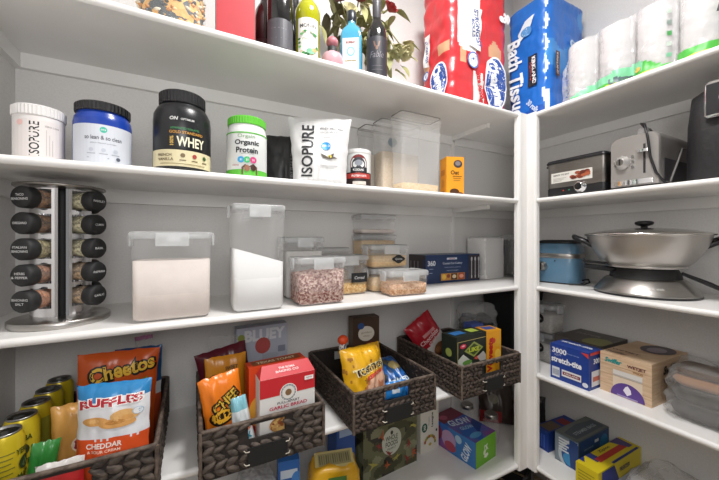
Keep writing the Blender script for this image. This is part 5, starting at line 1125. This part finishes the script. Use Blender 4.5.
b.poly(l_, [(-.03, .40), (.03, .45), (.05, .50), (.0, .49), (-.04, .44)], flat('#dfe6ec')); b.ell(l_, .005, .435, .03, .022, flat('#5f9ad4'), 14); b.text(l_, '30 rolls', .04, .05, .026, flat('#cfdcec'), wd=.08, rot=-50, bold=.03)
f_ = ch('front'); b.text(f_, 'Bath Tissue', -.005, .200, .066, flat('#b9cfe8'), wd=.37, rot=84, bold=.02, shear=.15); b.rect(f_, -.115, -.085, .18, .30, flat('#4a3436')); b.text(f_, 'KIRKLAND', -.100, .24, .012, flat('#d9c4bc'), wd=.10, rot=-88, bold=.03)
b.build('pack_body', t)
# paper towel pack
t = thing('paper_towel_pack', 'white paper towel rolls in clear plastic with a green and yellow band', 'pack', (1.556, .630, Z), -90)
PT = mat('paper_towel', '#cbcaca', .85, hex2='#c4c3c3', scale=120, bump=.15)
for i, px in enumerate((-.185, -.055, .075, .200)):
    b = MB(); b.lathe([(.055, .004), (.061, .010), (.061, .262), (.055, .270), (.022, .270), (.020, .24)], PT, 32, M=Matrix.Translation((px, .02, 0))); b.build('roll', t)
GB = [flat('#4fae48'), flat('#7cc49a'), flat('#e3d23a'), flat('#3f5f4a')]
TWRAP = mat('towel_wrap', '#eceaea', .12, alpha=.32, bump=.9, scale=45)
def towel_wrap():
    b = MB(); N = 110; NV = 30; vs = []; hw = .262
    def fp(u, v):
        x = u * hw; bulge = 0
        for px in (-.185, -.055, .075, .200): bulge = max(bulge, math.sqrt(max(0, .066**2 - (x - px)**2)))
        y = .02 - max(bulge, .030) - .004; sag = .012 * (1 - v) ** 4
        ph = .275 - .10 * max(0, (-u - .55) / .45) ** 1.4 - .012 * abs(math.sin((x + .12) / .13 * math.pi))
        n_ = .008 * noise.noise(Vector((x * 22, v * 5, 3))) + .004 * noise.noise(Vector((x * 60, v * 14, 5)))
        return Vector((x, y - sag + n_, v * ph))
    vs = [fp(-1 + 2 * i / N, j / NV) for j in range(NV + 1) for i in range(N + 1)]
    byc = {}
    for j in range(NV):
        for i in range(N):
            a = j * (N + 1) + i; u = -1 + 2 * (i + .5) / N; v = (j + .5) / NV; h = v * .275
            top = .026 + .055 * math.exp(-((u + .1) / .40) ** 2) + .010 * math.sin(u * 9); m = TWRAP
            if h < top: m = GB[1] if u < .2 and h > top * .45 else GB[0]
            if h < .016 and (u < -.85 or -.25 < u < .45): m = GB[2]
            if .55 < u and h < .05: m = GB[0] if h > .02 else GB[2]
            if -.55 < u < -.25 and h < .008: m = GB[3]
            byc.setdefault(m, []).append((a, a + 1, a + N + 2, a + N + 1))
    bi = len(b.v); b.v += vs
    for mm, qs in byc.items():
        k = b.mi(mm)
        for q in qs: b.f.append(tuple(bi + x for x in q)); b.m.append(k); b.sm.append(True)
    tp = [vs[NV * (N + 1) + i] for i in range(N + 1)]; bk = [Vector((p.x, .088, p.z + .002)) for p in tp]; bb_ = [Vector((p.x, .088, 0)) for p in tp]
    b.add(tp + bk, [(i, i + 1, i + N + 2, i + N + 1) for i in range(N)], WRAPT, True); b.add(bk + bb_, [(i, i + 1, i + N + 2, i + N + 1) for i in range(N)], WRAPT, True)
    b.maxlen = .012; ch = lambda x, z, k: fp(x / hw, z / .275) + Vector((0, -k - .002, 0))
    b.text(ch, 'Ultra', -.020, .030, .026, flat('#5a6a72'), wd=.07, bold=.06, rot=4); b.ell(ch, .035, .040, .012, .010, flat('#d9b45a'), 12)
    for k in range(5): b.rect(ch, .118, .128, .05 + k * .040, .066 + k * .040, flat(['#6fb08a', '#b5c4b8', '#4f9e5a', '#8a9a92', '#b5c4b8'][k]))
    return b
towel_wrap().build('wrapper', t)
t = thing('paper_towel_pack', 'teal and orange paper towel pack with big dark letters at the frame edge', 'pack', (1.590, .240, Z), -90)
b = MB(); TL = FOIL('#2f8f92')
def tp_(fc, u, v):
    if fc in ('front', 'left'):
        if v < .05: return FOIL('#d9a02c')
        n_ = noise.noise(Vector((u * 14, v * 9, 6)))
        if u < -.06 and v > .06: return CW
        if n_ > .12: return FOIL('#c9ddb0')
ch = pack(b, .24, .20, .29, TL, tp_, .006, 12); f_ = ch('front'); b.text(f_, 'BOU', -.085, .18, .060, flat('#24363a'), wd=.15, rot=70, bold=.10); b.ell(f_, -.09, .045, .022, .016, flat('#22282a'), 14); b.ell(f_, -.085, .048, .008, .006, flat('#d9dcdc'), 10); b.poly(f_, [(-.06, .06), (-.03, .06), (-.04, .2)], flat('#d9a02c')); b.build('pack_body', t)
